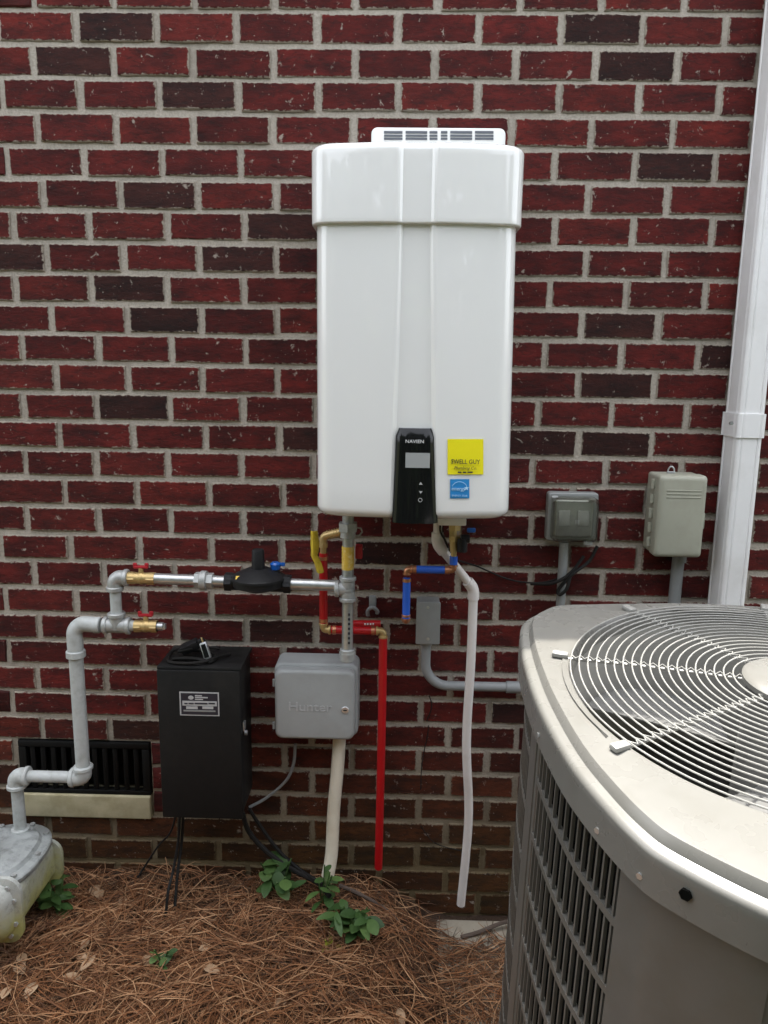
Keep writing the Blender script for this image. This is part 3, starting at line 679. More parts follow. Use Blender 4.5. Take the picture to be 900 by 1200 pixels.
mb = MB(); mb.cyl(top-Z*2*mr, top+Z*14*mr, r_*.8); mb.hexa(top+Z*7*mr, top+Z*12*mr, r_*1.15)
pc = top+Z*20*mr; mb.tube(fillet([top+Z*12*mr, pc, pc+Vector((24*mr, -.02, 8*mr))], .02), r_*.95)
for k in range(7):
    q = pc+Vector(((4+k*3)*mr, -.003*k, (1+k)*mr)); mb.cyl(q-X*.6*mr, q+X*.6*mr, r_*1.25)
mb.build('flex_connector', M['brass'], hot)
pr2 = Rr(437, 729.5, -.03); mb = MB(); mb.cyl(Rr(405, 731, -.03), Rr(446, 731, -.03), r_*.9); back = mb.build('pipe', M['red_pex'], hot)
for u_ in (428, 431, 434.5, 437.5): c_ = Rr(u_, 730, -.03)+Vector((0, -r_*.9, 0)); MB().box(c_-Vector((.0022, .0006, .0025)), c_+Vector((.0022, .0008, .0025))).build('print_mark', M['print_white'], back)
# hot isolation valve lever
lev = tag(MB().box(at(417, 652, -.10), at(424.5, 640, -.13), .003).build('valve_lever', M['red_handle']), 'small red valve lever hanging right of the gas riser under the heater', 'valve lever')
# yellow tag
mb = MB(); n = 14; c0 = at(368, 626, -.125); prof = [(363.5, 637, 8), (363.5, 645, 7), (362.5, 651, 6), (367, 660, 6.5), (370, 671, 6.5)]
rings = []
for px, py, wd in [(366, 622, 6)] + [(a_+3.5, b_, c_) for a_, b_, c_ in prof]:
    c = at(px+2, py, -.125); hwd = wd*.5*mr*1.25; rings.append([Vector((c.x-hwd, c.y, c.z)), Vector((c.x-hwd*.3, c.y-.010, c.z)), Vector((c.x+hwd*.5, c.y-.006, c.z)), Vector((c.x+hwd, c.y+.004, c.z)), Vector((c.x+hwd*.5, c.y-.003, c.z)), Vector((c.x-hwd*.3, c.y-.007, c.z))])
mb.loft(rings); tag(mb.build('warning_tag', simple('tag_yellow', (.60, .44, .03), .5, var=.3, scale=70, bump=.5, dirt=(.3, .2, .04), dirt_amt=.6, dscale=60)), 'crumpled yellow tag hanging beside the red pipe top', 'tag')
# grey strap on the wall behind the drip leg
mb = MB(); c = at(437, 712, -.01); mb.tube(spline([c+Vector((-.014, -.004, -.022)), c+Vector((-.013, -.012, -.004)), c+Vector((0, -.018, .006)), c+Vector((.013, -.012, -.006)), c+Vector((.012, -.008, -.014))]), .0055, 8); mb.box(c+Vector((-.011, -.005, 0)), c+Vector((.009, .012, .034)), .003)
tag(mb.build('pipe_strap', M['grey_conduit']), 'little grey hooked pipe strap on the bricks right of the gas drip leg', 'strap')

# ------------------------------------------------------------------ cold water line (blue)
YB = -.185; mbp = mpp(at(500, 668, YB))
cold = thing('cold_water_pipe', at(476, 730, YB), 'short blue cold water pipe with copper elbows under the heater', 'pipe')
zc = at(500, 667.5, YB).z; xl = at(476.5, 690, YB).x; xr = at(531.5, 660, YB).x; rb_ = 4.6*mbp
cl_, cr_ = Vector((xl, YB, zc)), Vector((xr, YB, zc))
mb = MB(); mb.cyl(cl_+X*7*mbp, cr_-X*5*mbp, rb_); mb.build('pipe', M['blue_pex'], cold)
zbot = at(476, 728, YB).z
mb = MB(); mb.cyl(cl_-Z*11*mbp, Vector((xl, YB, zbot+4*mbp)), rb_); mb.build('pipe', M['blue_pex'], cold)
mb = MB(); mb.cyl(cr_+Z*7*mbp, cr_+Z*17*mbp, rb_); mb.build('pipe', M['blue_pex'], cold)
for p, d1, d2 in ((cl_, X, -Z), (cr_, -X, Z)):
    mb = MB(); elbow(mb, p, d1, d2, rb_*.75, 6*mbp, 1.15, 1.45); mb.build('elbow', M['copper'], cold)
for p, d in ((cl_+X*9*mbp, X), (cl_-Z*13*mbp, Z), (cr_-X*8*mbp, X)):
    mb = MB(); mb.cyl(p-d*2*mbp, p+d*2*mbp, rb_*1.1); mb.build('crimp_ring', M['copper'], cold)
pe_ = Vector((xl, YB, zbot)); mb = MB(); elbow(mb, pe_, Z, Y, rb_*.8, 8*mbp, 1.15, 1.45); mb.cyl(pe_, pe_+Y*.188, rb_*.7); mb.build('elbow', M['copper'], cold)
# service valve
sv = thing('service_valve', at(532, 650, YB), 'brass service valve with black cap and blue lever under the heater', 'valve')
pv = Vector((xr, YB, 0)); zz = lambda py: at(530, py, YB).z
mb = MB(); mb.cyl(pv+Z*zz(652), pv+Z*zz(642), rb_*.75); mb.tube([pv+Vector((0, 0, zz(646))), pv+Vector((-.002, 0, zz(636))), pv+Vector((-.004, 0, zz(622))), pv+Vector((-.003, 0, zz(604)))], rb_*1.0)
mb.hexa(pv+Z*zz(634), pv+Z*zz(628), rb_*1.5); mb.hexa(pv+Z*zz(621), pv+Z*zz(612), rb_*1.6); mb.build('body', M['brass'], sv)
q = pv+Vector((.016, -.01, zz(630))); mb = MB(); mb.cyl(q, q+X*.022, .011); mb.cyl(q+X*.004-Z*.034, q+X*.004, .013); mb.build('drain_cap', M['black_plastic'], sv)
q = pv+Vector((.030, -.02, zz(622))); mb = MB(); mb.box(q, q+Vector((.022, .006, .012)), .003); mb.build('lever', M['blue_cap'], sv)
# control wires under the heater
def wire(name, pts, r, mat, label, cat, group=None): return tag(MB().tube(spline(pts), r, 8).build(name, mat), label, cat, group)
wire('control_wire', [at(519, 606, -.16), at(519, 625, -.165), at(527, 645, -.16), at(536, 656, -.10), at(560, 664, -.012), at(600, 680, -.010), at(640, 682, -.02), at(676, 668, -.02)], .0024, M['black_rubber'], 'thin black wire drooping from the heater across to the outlet box', 'wire')
wire('control_wire', [at(517, 607, -.2), at(516, 622, -.2), at(522, 634, -.19), at(526, 646, -.15), at(524, 655, -.1)], .0028, M['black_rubber'], 'short black wire hanging under the heater next to the white drain', 'wire')
wire('thermostat_wire', [at(500, 845, -.004), at(506, 828, -.008), at(503, 815, -.005)], .0016, M['black_rubber'], 'short loop of thin dark wire on the wall under the grey conduit', 'wire')
wire('bell_wire', [at(493, 925, -.003), at(494, 900, -.006), at(497, 880, -.005), at(501, 862, -.003), at(502, 850, -.003)], .0014, M['black_rubber'], 'thin dark wire stapled down the bricks left of the white drain', 'wire')
wire('bell_wire', [at(493, 968, -.003), at(506, 985, -.006), at(520, 992, -.005), at(545, 998, -.003)], .0014, M['black_rubber'], 'thin dark wire crossing the low bricks behind the white drain', 'wire')

# ------------------------------------------------------------------ white condensate drain
YD = -.17; md = mpp(at(530, 660, YD)); rw = 5.6*md
dr = thing('condensate_drain', at(540, 1060, -.06), 'white plastic drain pipe zigzagging down from the heater to the ground', 'pipe')
p0, p1, p2 = at(511.5, 604, YD), at(512.5, 637, YD), at(555, 690, -.13)
p0.x = p1.x
mb = MB(); mb.cyl(p0, p1, rw*.92); dv = (p2-p1).normalized(); mb.cyl(p1, p2, rw*.92); mb.build('pipe', M['pvc'], dr)
for p, d1, d2 in ((p1, Z, dv), (p2, -dv, -Z)):
    mb = MB(); L_ = 13*md; mb.tube(fillet([p+d1*L_, p, p+d2*L_], L_*1.6, 8), rw*1.25, 18); mb.build('elbow', M['pvc'], dr)
pend = at(540, 1060, -.075); mb = MB()
mb.tube(spline([p2-Z*4*md, p2-Z*.2, Vector((p2.x-.002, -.11, p2.z-.45)), Vector(at(549, 960, -.09)), pend], 10), rw*1.0, 16); mb.build('pipe', M['pvc'], dr)

# ------------------------------------------------------------------ grey junction box and conduit
jb = thing('junction_box', at(501, 757, -.02), 'small grey metal junction box with two screws below the blue pipe', 'junction box')
a, b = at(487, 755, -.065), at(516.5, 706, -.065)
mb = MB(); mb.box((a.x+.002, -.06, a.z+.002), (b.x-.002, -.001, b.z-.002), .004); mb.build('box', M['grey_box'], jb)
mb = MB(); plate(mb, rrect(a.x, b.x, a.z, b.z, .004), -.061, -.066, .002); cv = mb.build('cover', M['grey_box'], jb)
for py in (712, 749):
    c = at(501.5, py, -.067); MB().cyl(c, c+Y*.003, .0042, n=12).build('screw', M['galv'], cv)
cond = thing('conduit', at(550, 806, -.03), 'grey conduit curving from the small junction box towards the condenser', 'conduit')
yc = -.035; mc = mpp(at(500, 790, yc)); rc_ = 5.6*mc
e1, e2 = at(499, 757, yc), at(655, 806.5, yc); e1.x = at(499, 770, yc).x
kn = Vector((e1.x, yc, e2.z))
mb = MB(); mb.tube(fillet([Vector((e1.x, yc, a.z)), kn, e2+X*.3], 46*mc, 14), rc_, 14); mb.build('pipe', M['grey_conduit'], cond)
mb = MB(); q = Vector((at(598, 806, yc).x, yc, kn.z)); mb.cyl(q-X*.012, q+X*.03, rc_*1.25, n=16, bev=.001); mb.build('coupling', M['grey_conduit'], cond)
mb = MB(); mb.cyl(Vector((e1.x, yc, a.z-.012)), Vector((e1.x, yc, a.z)), rc_*1.2); mb.build('connector', M['grey_conduit'], cond)

# ------------------------------------------------------------------ black transformer box
YT = -.175
a, b = at(183.5, 785, YT), at(281, 787, YT); zt2 = at(232, 786, YT).z; zb2 = at(240, 957, YT).z
tb = thing('transformer_box', ((a.x+b.x)/2, -.09, zb2), 'black metal low voltage transformer box with a silver data label', 'box')
mb = MB(); mb.box((a.x+.004, -.168, zb2), (b.x-.004, -.012, zt2-.004), .004); mb.build('body', M['black_box'], tb)
mb = MB(); mb.box((a.x, -.178, zb2-.004), (b.x, -.1685, zt2), .003); mb.build('door', M['black_box'], tb)
mb = MB(); mb.box((a.x-.002, -.17, zt2-.003), (b.x+.002, -.006, zt2+.008), .004); mb.build('lid', M['black_box'], tb)
yl = -.1788
def trect(nm, x0, y0, x1, y1, mat, k, par): 
    p, q = at(x0, y1, yl-k*.0006), at(x1, y0, yl-k*.0006); return MB().box((p.x, yl-k*.0006-.0002, p.z), (q.x, yl-k*.0006+.0003, q.z)).build(nm, mat, par)
def LX(u): return 170+u/6.4286
def LY(v): return 730+v/6.4286
lab = trect('data_label', LX(264), LY(524), LX(556), LY(696), M['print_grey'], 0, tb); lab['label'] = 'silver framed data label with a globe logo'
trect('label_field', LX(274), LY(534), LX(546), LY(688), M['print_black'], 1, lab)
trect('label_strip', LX(282), LY(592), LX(540), LY(622), M['print_grey'], 2, lab); trect('label_strip', LX(310), LY(630), LX(396), LY(648), M['print_grey'], 2, lab); trect('label_strip', LX(432), LY(630), LX(514), LY(648), M['print_grey'], 2, lab); trect('label_strip', LX(290), LY(660), LX(530), LY(666), M['grey_box'], 2, lab)
c = at(LX(345), LY(563), yl-.0014); MB().add([(c.x+.0075*math.cos(k*PI/8), c.y, c.z+.0058*math.sin(k*PI/8)) for k in range(16)], [tuple(range(16))], False).build('globe_mark', M['print_grey'], lab)
mt = mpp(c)
for i_, wd_ in enumerate((52, 96, 60)): trect('print_line', LX(376), LY(545+i_*14), LX(376+wd_), LY(552+i_*14), M['print_grey'], 2, lab)
for u0, u1 in ((296, 320), (328, 366), (374, 470), (478, 526)): trect('print_line', LX(u0), LY(603), LX(u1), LY(612), M['print_black'], 3, lab)
# latch on the right side
mb = MB(); p = at(291, 852, -.12); p.x = b.x-.004; mb.box(p+Vector((0, -.02, -.004)), p+Vector((.006, .0, .022)), .002); mb.cyl(p+Vector((.004, -.01, -.012)), p+Vector((.012, -.01, -.012)), .007); mb.build('latch', M['galv'], tb)
# photocell timer lying on top
ph = thing('photocell', at(236, 770, -.1), 'black photocell with a silver plug lying on the transformer box', 'photocell')
q = at(232, 764, -.10); q.z = zt2+.008
mb = MB(); mb.tube(spline([q+Vector((-.062, -.03, .006)), q+Vector((-.03, -.035, .011)), q+Vector((.01, -.03, .007)), q+Vector((.045, -.045, .006)), q+Vector((.05, .0, .006)), q+Vector((.01, .03, .008)), q+Vector((-.04, .02, .012)), q+Vector((-.05, -.01, .02)), q+Vector((-.012, -.01, .03))]), .0052, 8); mb.build('cord', M['black_rubber'], ph)
mb = MB(); mb.tube(spline([q+Vector((.085, .02, .005)), q+Vector((.06, -.02, .012)), q+Vector((.03, -.055, .010)), q+Vector((-.02, -.06, .006)), q+Vector((-.07, -.045, .006)), q+Vector((-.075, .02, .010)), q+Vector((-.02, .045, .014)), q+Vector((.05, .04, .012))]), .0042, 8); mb.build('cord', M['black_rubber'], ph)
Mr = Matrix.Translation(q+Vector((-.018, 0, .032))) @ Matrix.Rotation(-.45, 4, 'Y') @ Matrix.Rotation(.3, 4, 'X')
mb = MB(); mb.box((-.030, -.014, -.012), (.024, .014, .014), .005, M=Mr); mb.cyl(Mr @ Vector((.022, 0, 0)), Mr @ Vector((.04, 0, .004)), .009); mb.build('housing', M['black_plastic'], ph)
Mr = Matrix.Translation(q+Vector((.028, -.025, .030))) @ Matrix.Rotation(-.38, 4, 'Y') @ Matrix.Rotation(-.3, 4, 'X')
mb = MB(); mb.box((-.010, -.006, -.024), (.010, .006, .024), .003, M=Mr); eye = mb.build('lens_frame', M['galv'], ph)
mb = MB(); mb.box((-.006, -.0075, -.019), (.007, -.0055, .018), M=Mr); mb.build('lens', M['black_gloss'], eye)
mb = MB(); mb.box((-.0015, -.003, .022), (.0015, .003, .038), .0005, M=Mr); mb.build('prong', M['brass'], ph)
# cables from the transformer
def cab(pts, r, label): return wire('cable', pts, r, M['black_rubber'], label, 'cable')
zc_ = zb2+.002
cab([at(211, 950, -.10), at(209, 985, -.09), at(203, 1020, -.12), at(197, 1045, -.16), at(194, 1075, -.18)], .0042, 'black cable dropping straight from the transformer box, second from the left')
cab([at(215, 950, -.10), at(213, 985, -.08), at(208, 1025, -.12), at(205, 1062, -.16)], .0045, 'black cable dropping straight from the transformer box, third from the left')
cab([at(207, 950, -.06), at(200, 975, -.05), at(185, 992, -.04), at(168, 1018, -.03), at(158, 1034, -.05), at(150, 1052, -.08)], .003, 'thin black cable slanting left from the bottom of the transformer box')
cab([at(284, 952, -.08), at(292, 975, -.06), at(315, 1000, -.06), at(345, 1020, -.07), at(372, 1034, -.10), at(386, 1050, -.16)], .0075, 'thick black cable slanting right from the transformer box into the weeds')
cab([at(292, 948, -.05), at(303, 965, -.04), at(325, 995, -.05), at(350, 1018, -.06), at(378, 1036, -.12)], .0055, 'black cable above the thick one slanting right into the weeds')
cab([at(292, 946, -.03), at(312, 935, -.02), at(335, 915, -.02), at(344, 895, -.03), at(346, 872, -.04)], .0045, 'grey cable looping from the controller box down to the transformer box').data.materials[0] = M['grey_conduit']

# ------------------------------------------------------------------ irrigation controller
YI = -.115
a, b = at(322, 869, YI), at(416, 783, YI)
ic = thing('irrigation_controller', ((a.x+b.x)/2, -.06, a.z), 'light grey plastic sprinkler controller box with a key lock', 'controller')
z0, z1 = at(370, 868, YI).z, at(370, 786, YI).z
mb = MB(); plate(mb, rrect(a.x-.004, b.x+.008, z0-.002, z1+.008, .022, 6), -.004, -.085, .008); mb.build('body', M['grey_plastic'], ic)
mb = MB(); plate(mb, rrect(a.x+.001, b.x-.001, z0+.002, z1-.001, .020, 6), -.084, YI, .010, 4); door = mb.build('door', M['grey_plastic'], ic)
text('lettering', 'Hunter', at(363, 829, YI-.0004), 16*mpp(at(363, 829, YI)), M['print_grey'], door, ext=.0009, sx=1.1)
c = at(404.5, 832, YI); mb = MB(); mb.cyl(c+Y*.004, c-Y*.003, .0105, n=20, bev=.001); lk = mb.build('lock', M['galv'], door); MB().box(c+Vector((-.005, -.0042, -.0015)), c+Vector((.005, -.003, .0015))).build('keyhole', M['black_plastic'], lk)
for py in (800, 850):
    c = at(321, py, -.09); MB().cyl(c-Z*.010, c+Z*.010, .004, n=12).build('hinge', M['grey_plastic'], ic)
# its conduit
mi = mpp(at(395, 900, -.05)); cc = thing('conduit', at(385, 1030, -.08), 'cream plastic conduit running from the controller box down into the weeds', 'conduit')
mb = MB(); mb.tube(spline([at(398, 862, -.05), at(395.5, 900, -.055), at(391, 950, -.06), at(388.5, 1000, -.07), at(384, 1027, -.085)], 8), 7.6*mi, 16); mb.build('pipe', M['pvc_cream'], cc)
mb = MB(); mb.tube([at(383.5, 1025, -.087), at(382.5, 1040, -.09), at(381, 1075, -.1)], 6.0*mi, 12); sl_ = mb.build('stub', simple('mossy_pipe', (.16, .19, .08), .8, var=.4, scale=30, bump=.3), cc); sl_['label'] = 'mossy green lower end'

# ------------------------------------------------------------------ weatherproof outlet box on the right
ob = thing('outlet_box', at(672, 638, -.04), 'outdoor outlet under a clear bubble cover beside the heater', 'outlet box')
a, b = at(644, 634, -.05), at(702, 582, -.05)
mb = MB(); plate(mb, rrect(a.x-.006, b.x+.004, a.z-.003, b.z+.006, .008), -.002, -.034, .004); mb.build('base', M['grey_box'], ob)
mb = MB(); plate(mb, rrect(a.x+.012, b.x-.012, a.z+.012, b.z-.012, .006), -.030, -.044, .003); rc2 = mb.build('receptacle', M['galv'], ob)
cx_ = (a.x+b.x)/2; cz_ = (a.z+b.z)/2
for s in (-1, 1):
    q = Vector((cx_+s*.026, -.0445, cz_)); MB().box(q-Vector((.016, .002, .022)), q+Vector((.016, .002, .022)), .003).build('socket', M['grey_plastic'], rc2)
mb = MB(); o1 = rrect(a.x+.002, b.x-.002, a.z+.002, b.z-.002, .012, 6)
def shell(o, y0, y1, bev, th):
    rings = []; cx = cx_; cz = cz_; W_ = (b.x-a.x)/2
    for y, s in ((y0, 1), (y1+bev, .985), (y1+bev*.35, .95), (y1, .88), (y1, .5), (y1-.001, .1)): rings.append([Vector((cx+(x-cx)*s, y, cz+(z-cz)*s)) for x, z in o])
    for y, s in ((y1+th, .1), (y1+th, .5), (y1+th, .86), (y1+bev*.35+th, .92), (y1+bev+th, .955), (y0, .965)): rings.append([Vector((cx+(x-cx)*s, y, cz+(z-cz)*s)) for x, z in o])
    mb.loft(rings, False, False)
    n = len(o); k = len(rings)-1
    mb.add([p for p in rings[0]]+[p for p in rings[k]], [(j, (j+1) % n, n+(j+1) % n, n+j) for j in range(n)])
shell(o1, -.036, -.088, .022, .0025); mb.build('clear_cover', M['clear'], ob)
for px, py in ((650, 583), (694, 586)):
    c = at(px, py, -.05); MB().cyl(c-X*.008, c+X*.008, .005, n=12).build('hinge', M['grey_plastic'], ob)
mb = MB(); c = at(689, 637, -.07); mb.box(c-Vector((.012, .006, .003)), c+Vector((.012, .004, .004)), .002); mb.build('latch', M['grey_plastic'], ob)
cv1 = MB().cyl(Vector((at(661, 640, -.03).x, -.028, at(661, 636, -.03).z)), Vector((at(661, 640, -.03).x, -.028, .05)), .0125, n=14)
oc = tag(cv1.build('conduit', M['grey_conduit']), 'straight grey conduit rising to the clear covered outlet box', 'conduit')
for i_, (pts, lb) in enumerate((([at(700, 640, -.02), at(690, 658, -.03), at(672, 672, -.05), at(655, 690, -.045), at(656, 697, -.05), at(664, 690, -.055), at(668, 676, -.05)], 'black cord looped around the conduit under the outlet box'),
    ([at(684, 652, -.02), at(672, 668, -.04), at(660, 678, -.05), at(645, 684, -.045), at(622, 684, -.02)], 'black cord running left from the outlet box conduit'))):
    wire('power_cord', pts, .0048, M['black_rubber'], lb, 'cord')

# ------------------------------------------------------------------ disconnect enclosure
ds = thing('disconnect_box', at(795, 655, -.04), 'taller beige grey utility enclosure next to the downspout', 'enclosure')
YE = -.105; a, b = at(768, 652, YE), at(831, 560, YE)
mb = MB(); plate(mb, rrect(a.x-.002, b.x-.002, a.z, b.z+.001, .008), -.002, -.06, .003); mb.build('body', M['beige_box'], ds)
mb = MB(); plate(mb, rrect(a.x-.004, b.x, a.z-.003, b.z+.004, .010), -.061, YE, .012, 4); dd = mb.build('door', M['beige_box'], ds)
z_ = at(800, 576, YE).z
for k in range(3): MB().box((a.x+.016, YE-.0012, z_-.009*k), (b.x-.016, YE+.002, z_+.0035-.009*k), .001).build('rib', M['beige_box'], dd)
for k in range(5):
    zz_ = a.z+.02+(b.z-a.z-.04)*k/4.4; MB().cyl(Vector((a.x-.008, -.064, zz_)), Vector((a.x-.008, -.064, zz_+.024)), .006, n=10).build('hinge', M['beige_box'], ds)
mb = MB(); c = at(786, 557, -.05); mb.tube([c+Vector((.0085*math.cos(k*PI/7), 0, .010+.014*math.sin(k*PI/7) if 0 <= k <= 7 else 0)) for k in range(8)], .0022, 8); mb.box(c+Vector((-.011, -.003, -.008)), c+Vector((.011, .003, .011)), .002); mb.build('hanging_tab', M['galv'], ds)
c = at(831.5, 610, -.08); c.x = b.x+.002; mb = MB(); mb.box(c+Vector((-.008, -.010, -.022)), c+Vector((.004, .008, .022)), .003); mb.build('hasp', M['beige_box'], ds)
e = at(797, 655, -.035); mb = MB(); mb.tube(spline([Vector((e.x, -.035, a.z)), Vector((e.x, -.035, a.z-.03)), Vector((e.x-.004, -.03, a.z-.12)), Vector((e.x-.004, -.03, .05))]), .0165, 14)
tag(mb.build('conduit', M['grey_conduit']), 'thick grey conduit below the beige utility enclosure', 'conduit')

# ------------------------------------------------------------------ downspout
dsx0 = at(838, 600, -.012).x; yfs = -.105; dsx1 = at(889, 560, yfs).x+.0
sp_ = thing('downspout', ((dsx0+dsx1)/2, -.06, .1), 'white ribbed metal downspout with a strap beside the utility enclosure', 'downspout')
def spo(x0, x1, y0, y1, rib=.004):
    out = []; r = .008
    base = rrect(x0, x1, 0, y0-y1, r, 4)
    def seg(n, fx): return [fx(k/n) for k in range(1, n)]
    res = []
    for i in range(len(base)):
        a_ = base[i]; b_ = base[(i+1) % len(base)]; res.append((a_[0], y0-a_[1]))
        if math.dist(a_, b_) > .03:
            n = 24
            for k in range(1, n):
                t_ = k/n; px = a_[0]+(b_[0]-a_[0])*t_; py = a_[1]+(b_[1]-a_[1])*t_
                dx, dy = b_[0]-a_[0], b_[1]-a_[1]; L_ = math.hypot(dx, dy); nx_, ny_ = -dy/L_, dx/L_
                d = rib*(math.exp(-((t_-.10)/.03)**2)+math.exp(-((t_-.90)/.03)**2)+.0*t_)
                res.append((px+nx_*d, y0-(py+ny_*d)))
    return res
prof = spo(dsx0, dsx1, -.012, yfs); mb = MB(); mb.loft([[Vector((x, y, z)) for x, y in prof] for z in (.1, 1.3, 3.15)], False, False); mb.build('pipe', M['spout'], sp_)
prof2 = spo(dsx0-.004, dsx1+.004, -.004, yfs-.004, .003); zz1, zz0 = at(868, 485, yfs).z, at(868, 513, yfs).z
mb = MB(); mb.loft([[Vector((x, y, z)) for x, y in prof2] for z in (zz0, zz1)], True, True); stp = mb.build('strap', M['spout'], sp_)
c = at(857, 496, yfs-.006); MB().hexa(c+Y*.004, c-Y*.003, .005).build('screw', M['galv'], stp)

# ------------------------------------------------------------------ condenser
ACB = .059; AH = ACB+1.145; AC = Vector((1.471, -.847, 0)); AR = .358; ACROT = (.0838, .012, 0)   # settled unit leans towards the yard
ac = thing('air_conditioner', (AC.x, AC.y, ACB), 'beige outdoor air conditioner condenser with round wire fan guard', 'air conditioner')
HALF = [(0, 1.135), (-.25, 1.122), (-.473, 1.096), (-.72, 1.06), (-.90, 1.025), (-1.0, .95), (-1.10, .80), (-1.145, .50), (-1.158, .18), (-1.15, -.12), (-1.11, -.48), (-1.045, -.74), (-.975, -.93), (-.90, -1.045), (-.70, -1.225), (-.58, -1.28), (-.28, -1.315), (0, -1.33)]
full = HALF + [(-x, y) for x, y in HALF[-2:0:-1]]
sp3 = [Vector((x, y, 0)) for x, y in full]; sm_ = []
for i in range(len(sp3)):
    a_, b_, c_, d_ = (sp3[(i+k) % len(sp3)] for k in (-1, 0, 1, 2))
    for k in range(4):
        t_ = k/4; sm_.append(.5*((2*b_)+(c_-a_)*t_+(2*a_-5*b_+4*c_-d_)*t_*t_+(3*b_-a_-3*c_+d_)*t_**3))
def acr(s, z, add=0.0):
    out = []
    for p in sm_:
        l = p.length; out.append(Vector((AC.x+p.x*AR*s+p.x/l*add, AC.y+p.y*AR*s+p.y/l*add, z)))
    return out
def circ(r, z, n=len(sm_)):
    return [Vector((AC.x+math.cos(a)*r, AC.y+math.sin(a)*r, z)) for a in [math.atan2(p.y, p.x) for p in sm_]]
mb = MB()
rings = [acr(1, AH-.080, -.004), acr(1, AH-.078, .004), acr(1, AH-.034, .004), acr(1, AH-.026, .004), acr(1, AH-.0225, .003), acr(1, AH-.019, .0005), acr(1, AH-.0172, -.003), acr(1, AH-.0168, -.006), acr(1, AH-.0160, -.0125), acr(1, AH-.0155, -.0138), acr(1, AH-.012, -.0150), acr(1, AH-.003, -.0195), acr(1, AH-.0008, -.021), acr(1, AH-.0004, -.024), acr(1, AH, -.060),
         circ(AR*1.03, AH+.003), circ(AR*1.0, AH+.001), circ(AR*.985, AH-.006), circ(AR*.975, AH-.03), circ(AR*.96, AH-.12), circ(AR*.96, AH-.26)]
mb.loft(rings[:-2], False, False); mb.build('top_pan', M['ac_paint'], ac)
mb = MB(); mb.loft([circ(AR*.9755, AH-.03), circ(AR*.962, AH-.12), circ(AR*.962, AH-.30)], False, False); mb.build('fan_shroud', M['ac_inner'], ac)
mb = MB(); mb.loft([acr(.90, ACB+.02), acr(.90, AH-.06)], False, False); mb.build('coil', M['ac_dark'], ac)
mb = MB(); mb.loft([acr(.885, ACB+.08), acr(.885, AH-.07)], False, False); mb.build('coil_lining', simple('coil_inside', (.16, .16, .155), .6, .3, var=.5, scale=120, bump=.4), ac)
mb = MB(); mb.loft([acr(.965, ACB), acr(.965, ACB+.07), acr(.93, ACB+.075)], True, True); mb.build('base_pan', M['ac_side_shaded'], ac)
# closed corner panels and louvred grilles round the body
NS = len(sm_)
def pos(i, s, z):
    p = sm_[i % NS]; return Vector((AC.x+p.x*AR*s, AC.y+p.y*AR*s, z))
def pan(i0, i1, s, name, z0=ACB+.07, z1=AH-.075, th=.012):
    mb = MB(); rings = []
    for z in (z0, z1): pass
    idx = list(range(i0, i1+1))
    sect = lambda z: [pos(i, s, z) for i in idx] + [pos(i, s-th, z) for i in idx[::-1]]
    mb.loft([sect(z0), sect(z1)]); return mb.build(name, M['ac_side_shaded'], ac)
def par(i):                                             # fractional index on the outline
    k = int(math.floor(i)); f = i-k; a_, b_ = sm_[k % NS], sm_[(k+1) % NS]; return a_.lerp(b_, f)
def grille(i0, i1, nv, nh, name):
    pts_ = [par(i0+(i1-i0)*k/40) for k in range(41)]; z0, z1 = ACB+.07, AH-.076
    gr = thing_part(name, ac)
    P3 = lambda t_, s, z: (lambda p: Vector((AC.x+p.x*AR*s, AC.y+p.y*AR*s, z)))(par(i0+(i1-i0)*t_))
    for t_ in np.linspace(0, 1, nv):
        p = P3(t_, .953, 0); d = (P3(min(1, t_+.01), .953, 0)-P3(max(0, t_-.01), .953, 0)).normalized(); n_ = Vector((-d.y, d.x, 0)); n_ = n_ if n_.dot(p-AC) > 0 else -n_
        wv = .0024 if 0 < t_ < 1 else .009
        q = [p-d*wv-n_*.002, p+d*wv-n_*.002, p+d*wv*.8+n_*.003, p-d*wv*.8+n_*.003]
        MB().loft([[v+Z*z0 for v in q], [v+Z*z1 for v in q]], sm=False).build('slat', M['ac_side_shaded'], gr)
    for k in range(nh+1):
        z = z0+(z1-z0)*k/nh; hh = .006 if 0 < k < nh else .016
        MB().loft([[P3(t_, .962, z-hh), P3(t_, .962, z+hh), P3(t_, .940, z+hh), P3(t_, .940, z-hh)] for t_ in np.linspace(0, 1, 13)], sm=False).build('rail', M['ac_side_shaded'], gr)
def thing_part(name, par_):
    o = bpy.data.objects.new(name, None); C.objects.link(o); o.parent = par_; ORG[o.name] = ORG[par_.name]; o.empty_display_size = .05; return o
# outline index: HALF vertex k -> 4k
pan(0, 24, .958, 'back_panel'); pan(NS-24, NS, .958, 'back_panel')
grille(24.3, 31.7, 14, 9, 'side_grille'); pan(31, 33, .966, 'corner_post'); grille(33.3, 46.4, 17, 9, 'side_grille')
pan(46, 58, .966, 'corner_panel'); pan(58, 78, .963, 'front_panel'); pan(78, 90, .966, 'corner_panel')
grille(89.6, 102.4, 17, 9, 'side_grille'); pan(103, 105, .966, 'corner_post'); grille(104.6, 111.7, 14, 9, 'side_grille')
for i_ in (53, 84):
    p = pos(i_, .999, AH-.045); d = Vector((p.x-AC.x, p.y-AC.y, 0)).normalized(); MB().hexa(p-d*.004, p+d*.008, .0075).build('screw', M['ac_dark'], ac)
for i_ in (36, 44, 49, 62, 74, 100):
    p = pos(i_, .999, AH-.062); d = Vector((p.x-AC.x, p.y-AC.y, 0)).normalized(); MB().hexa(p-d*.006, p+d*.006, .0045).build('screw', M['galv'], ac)
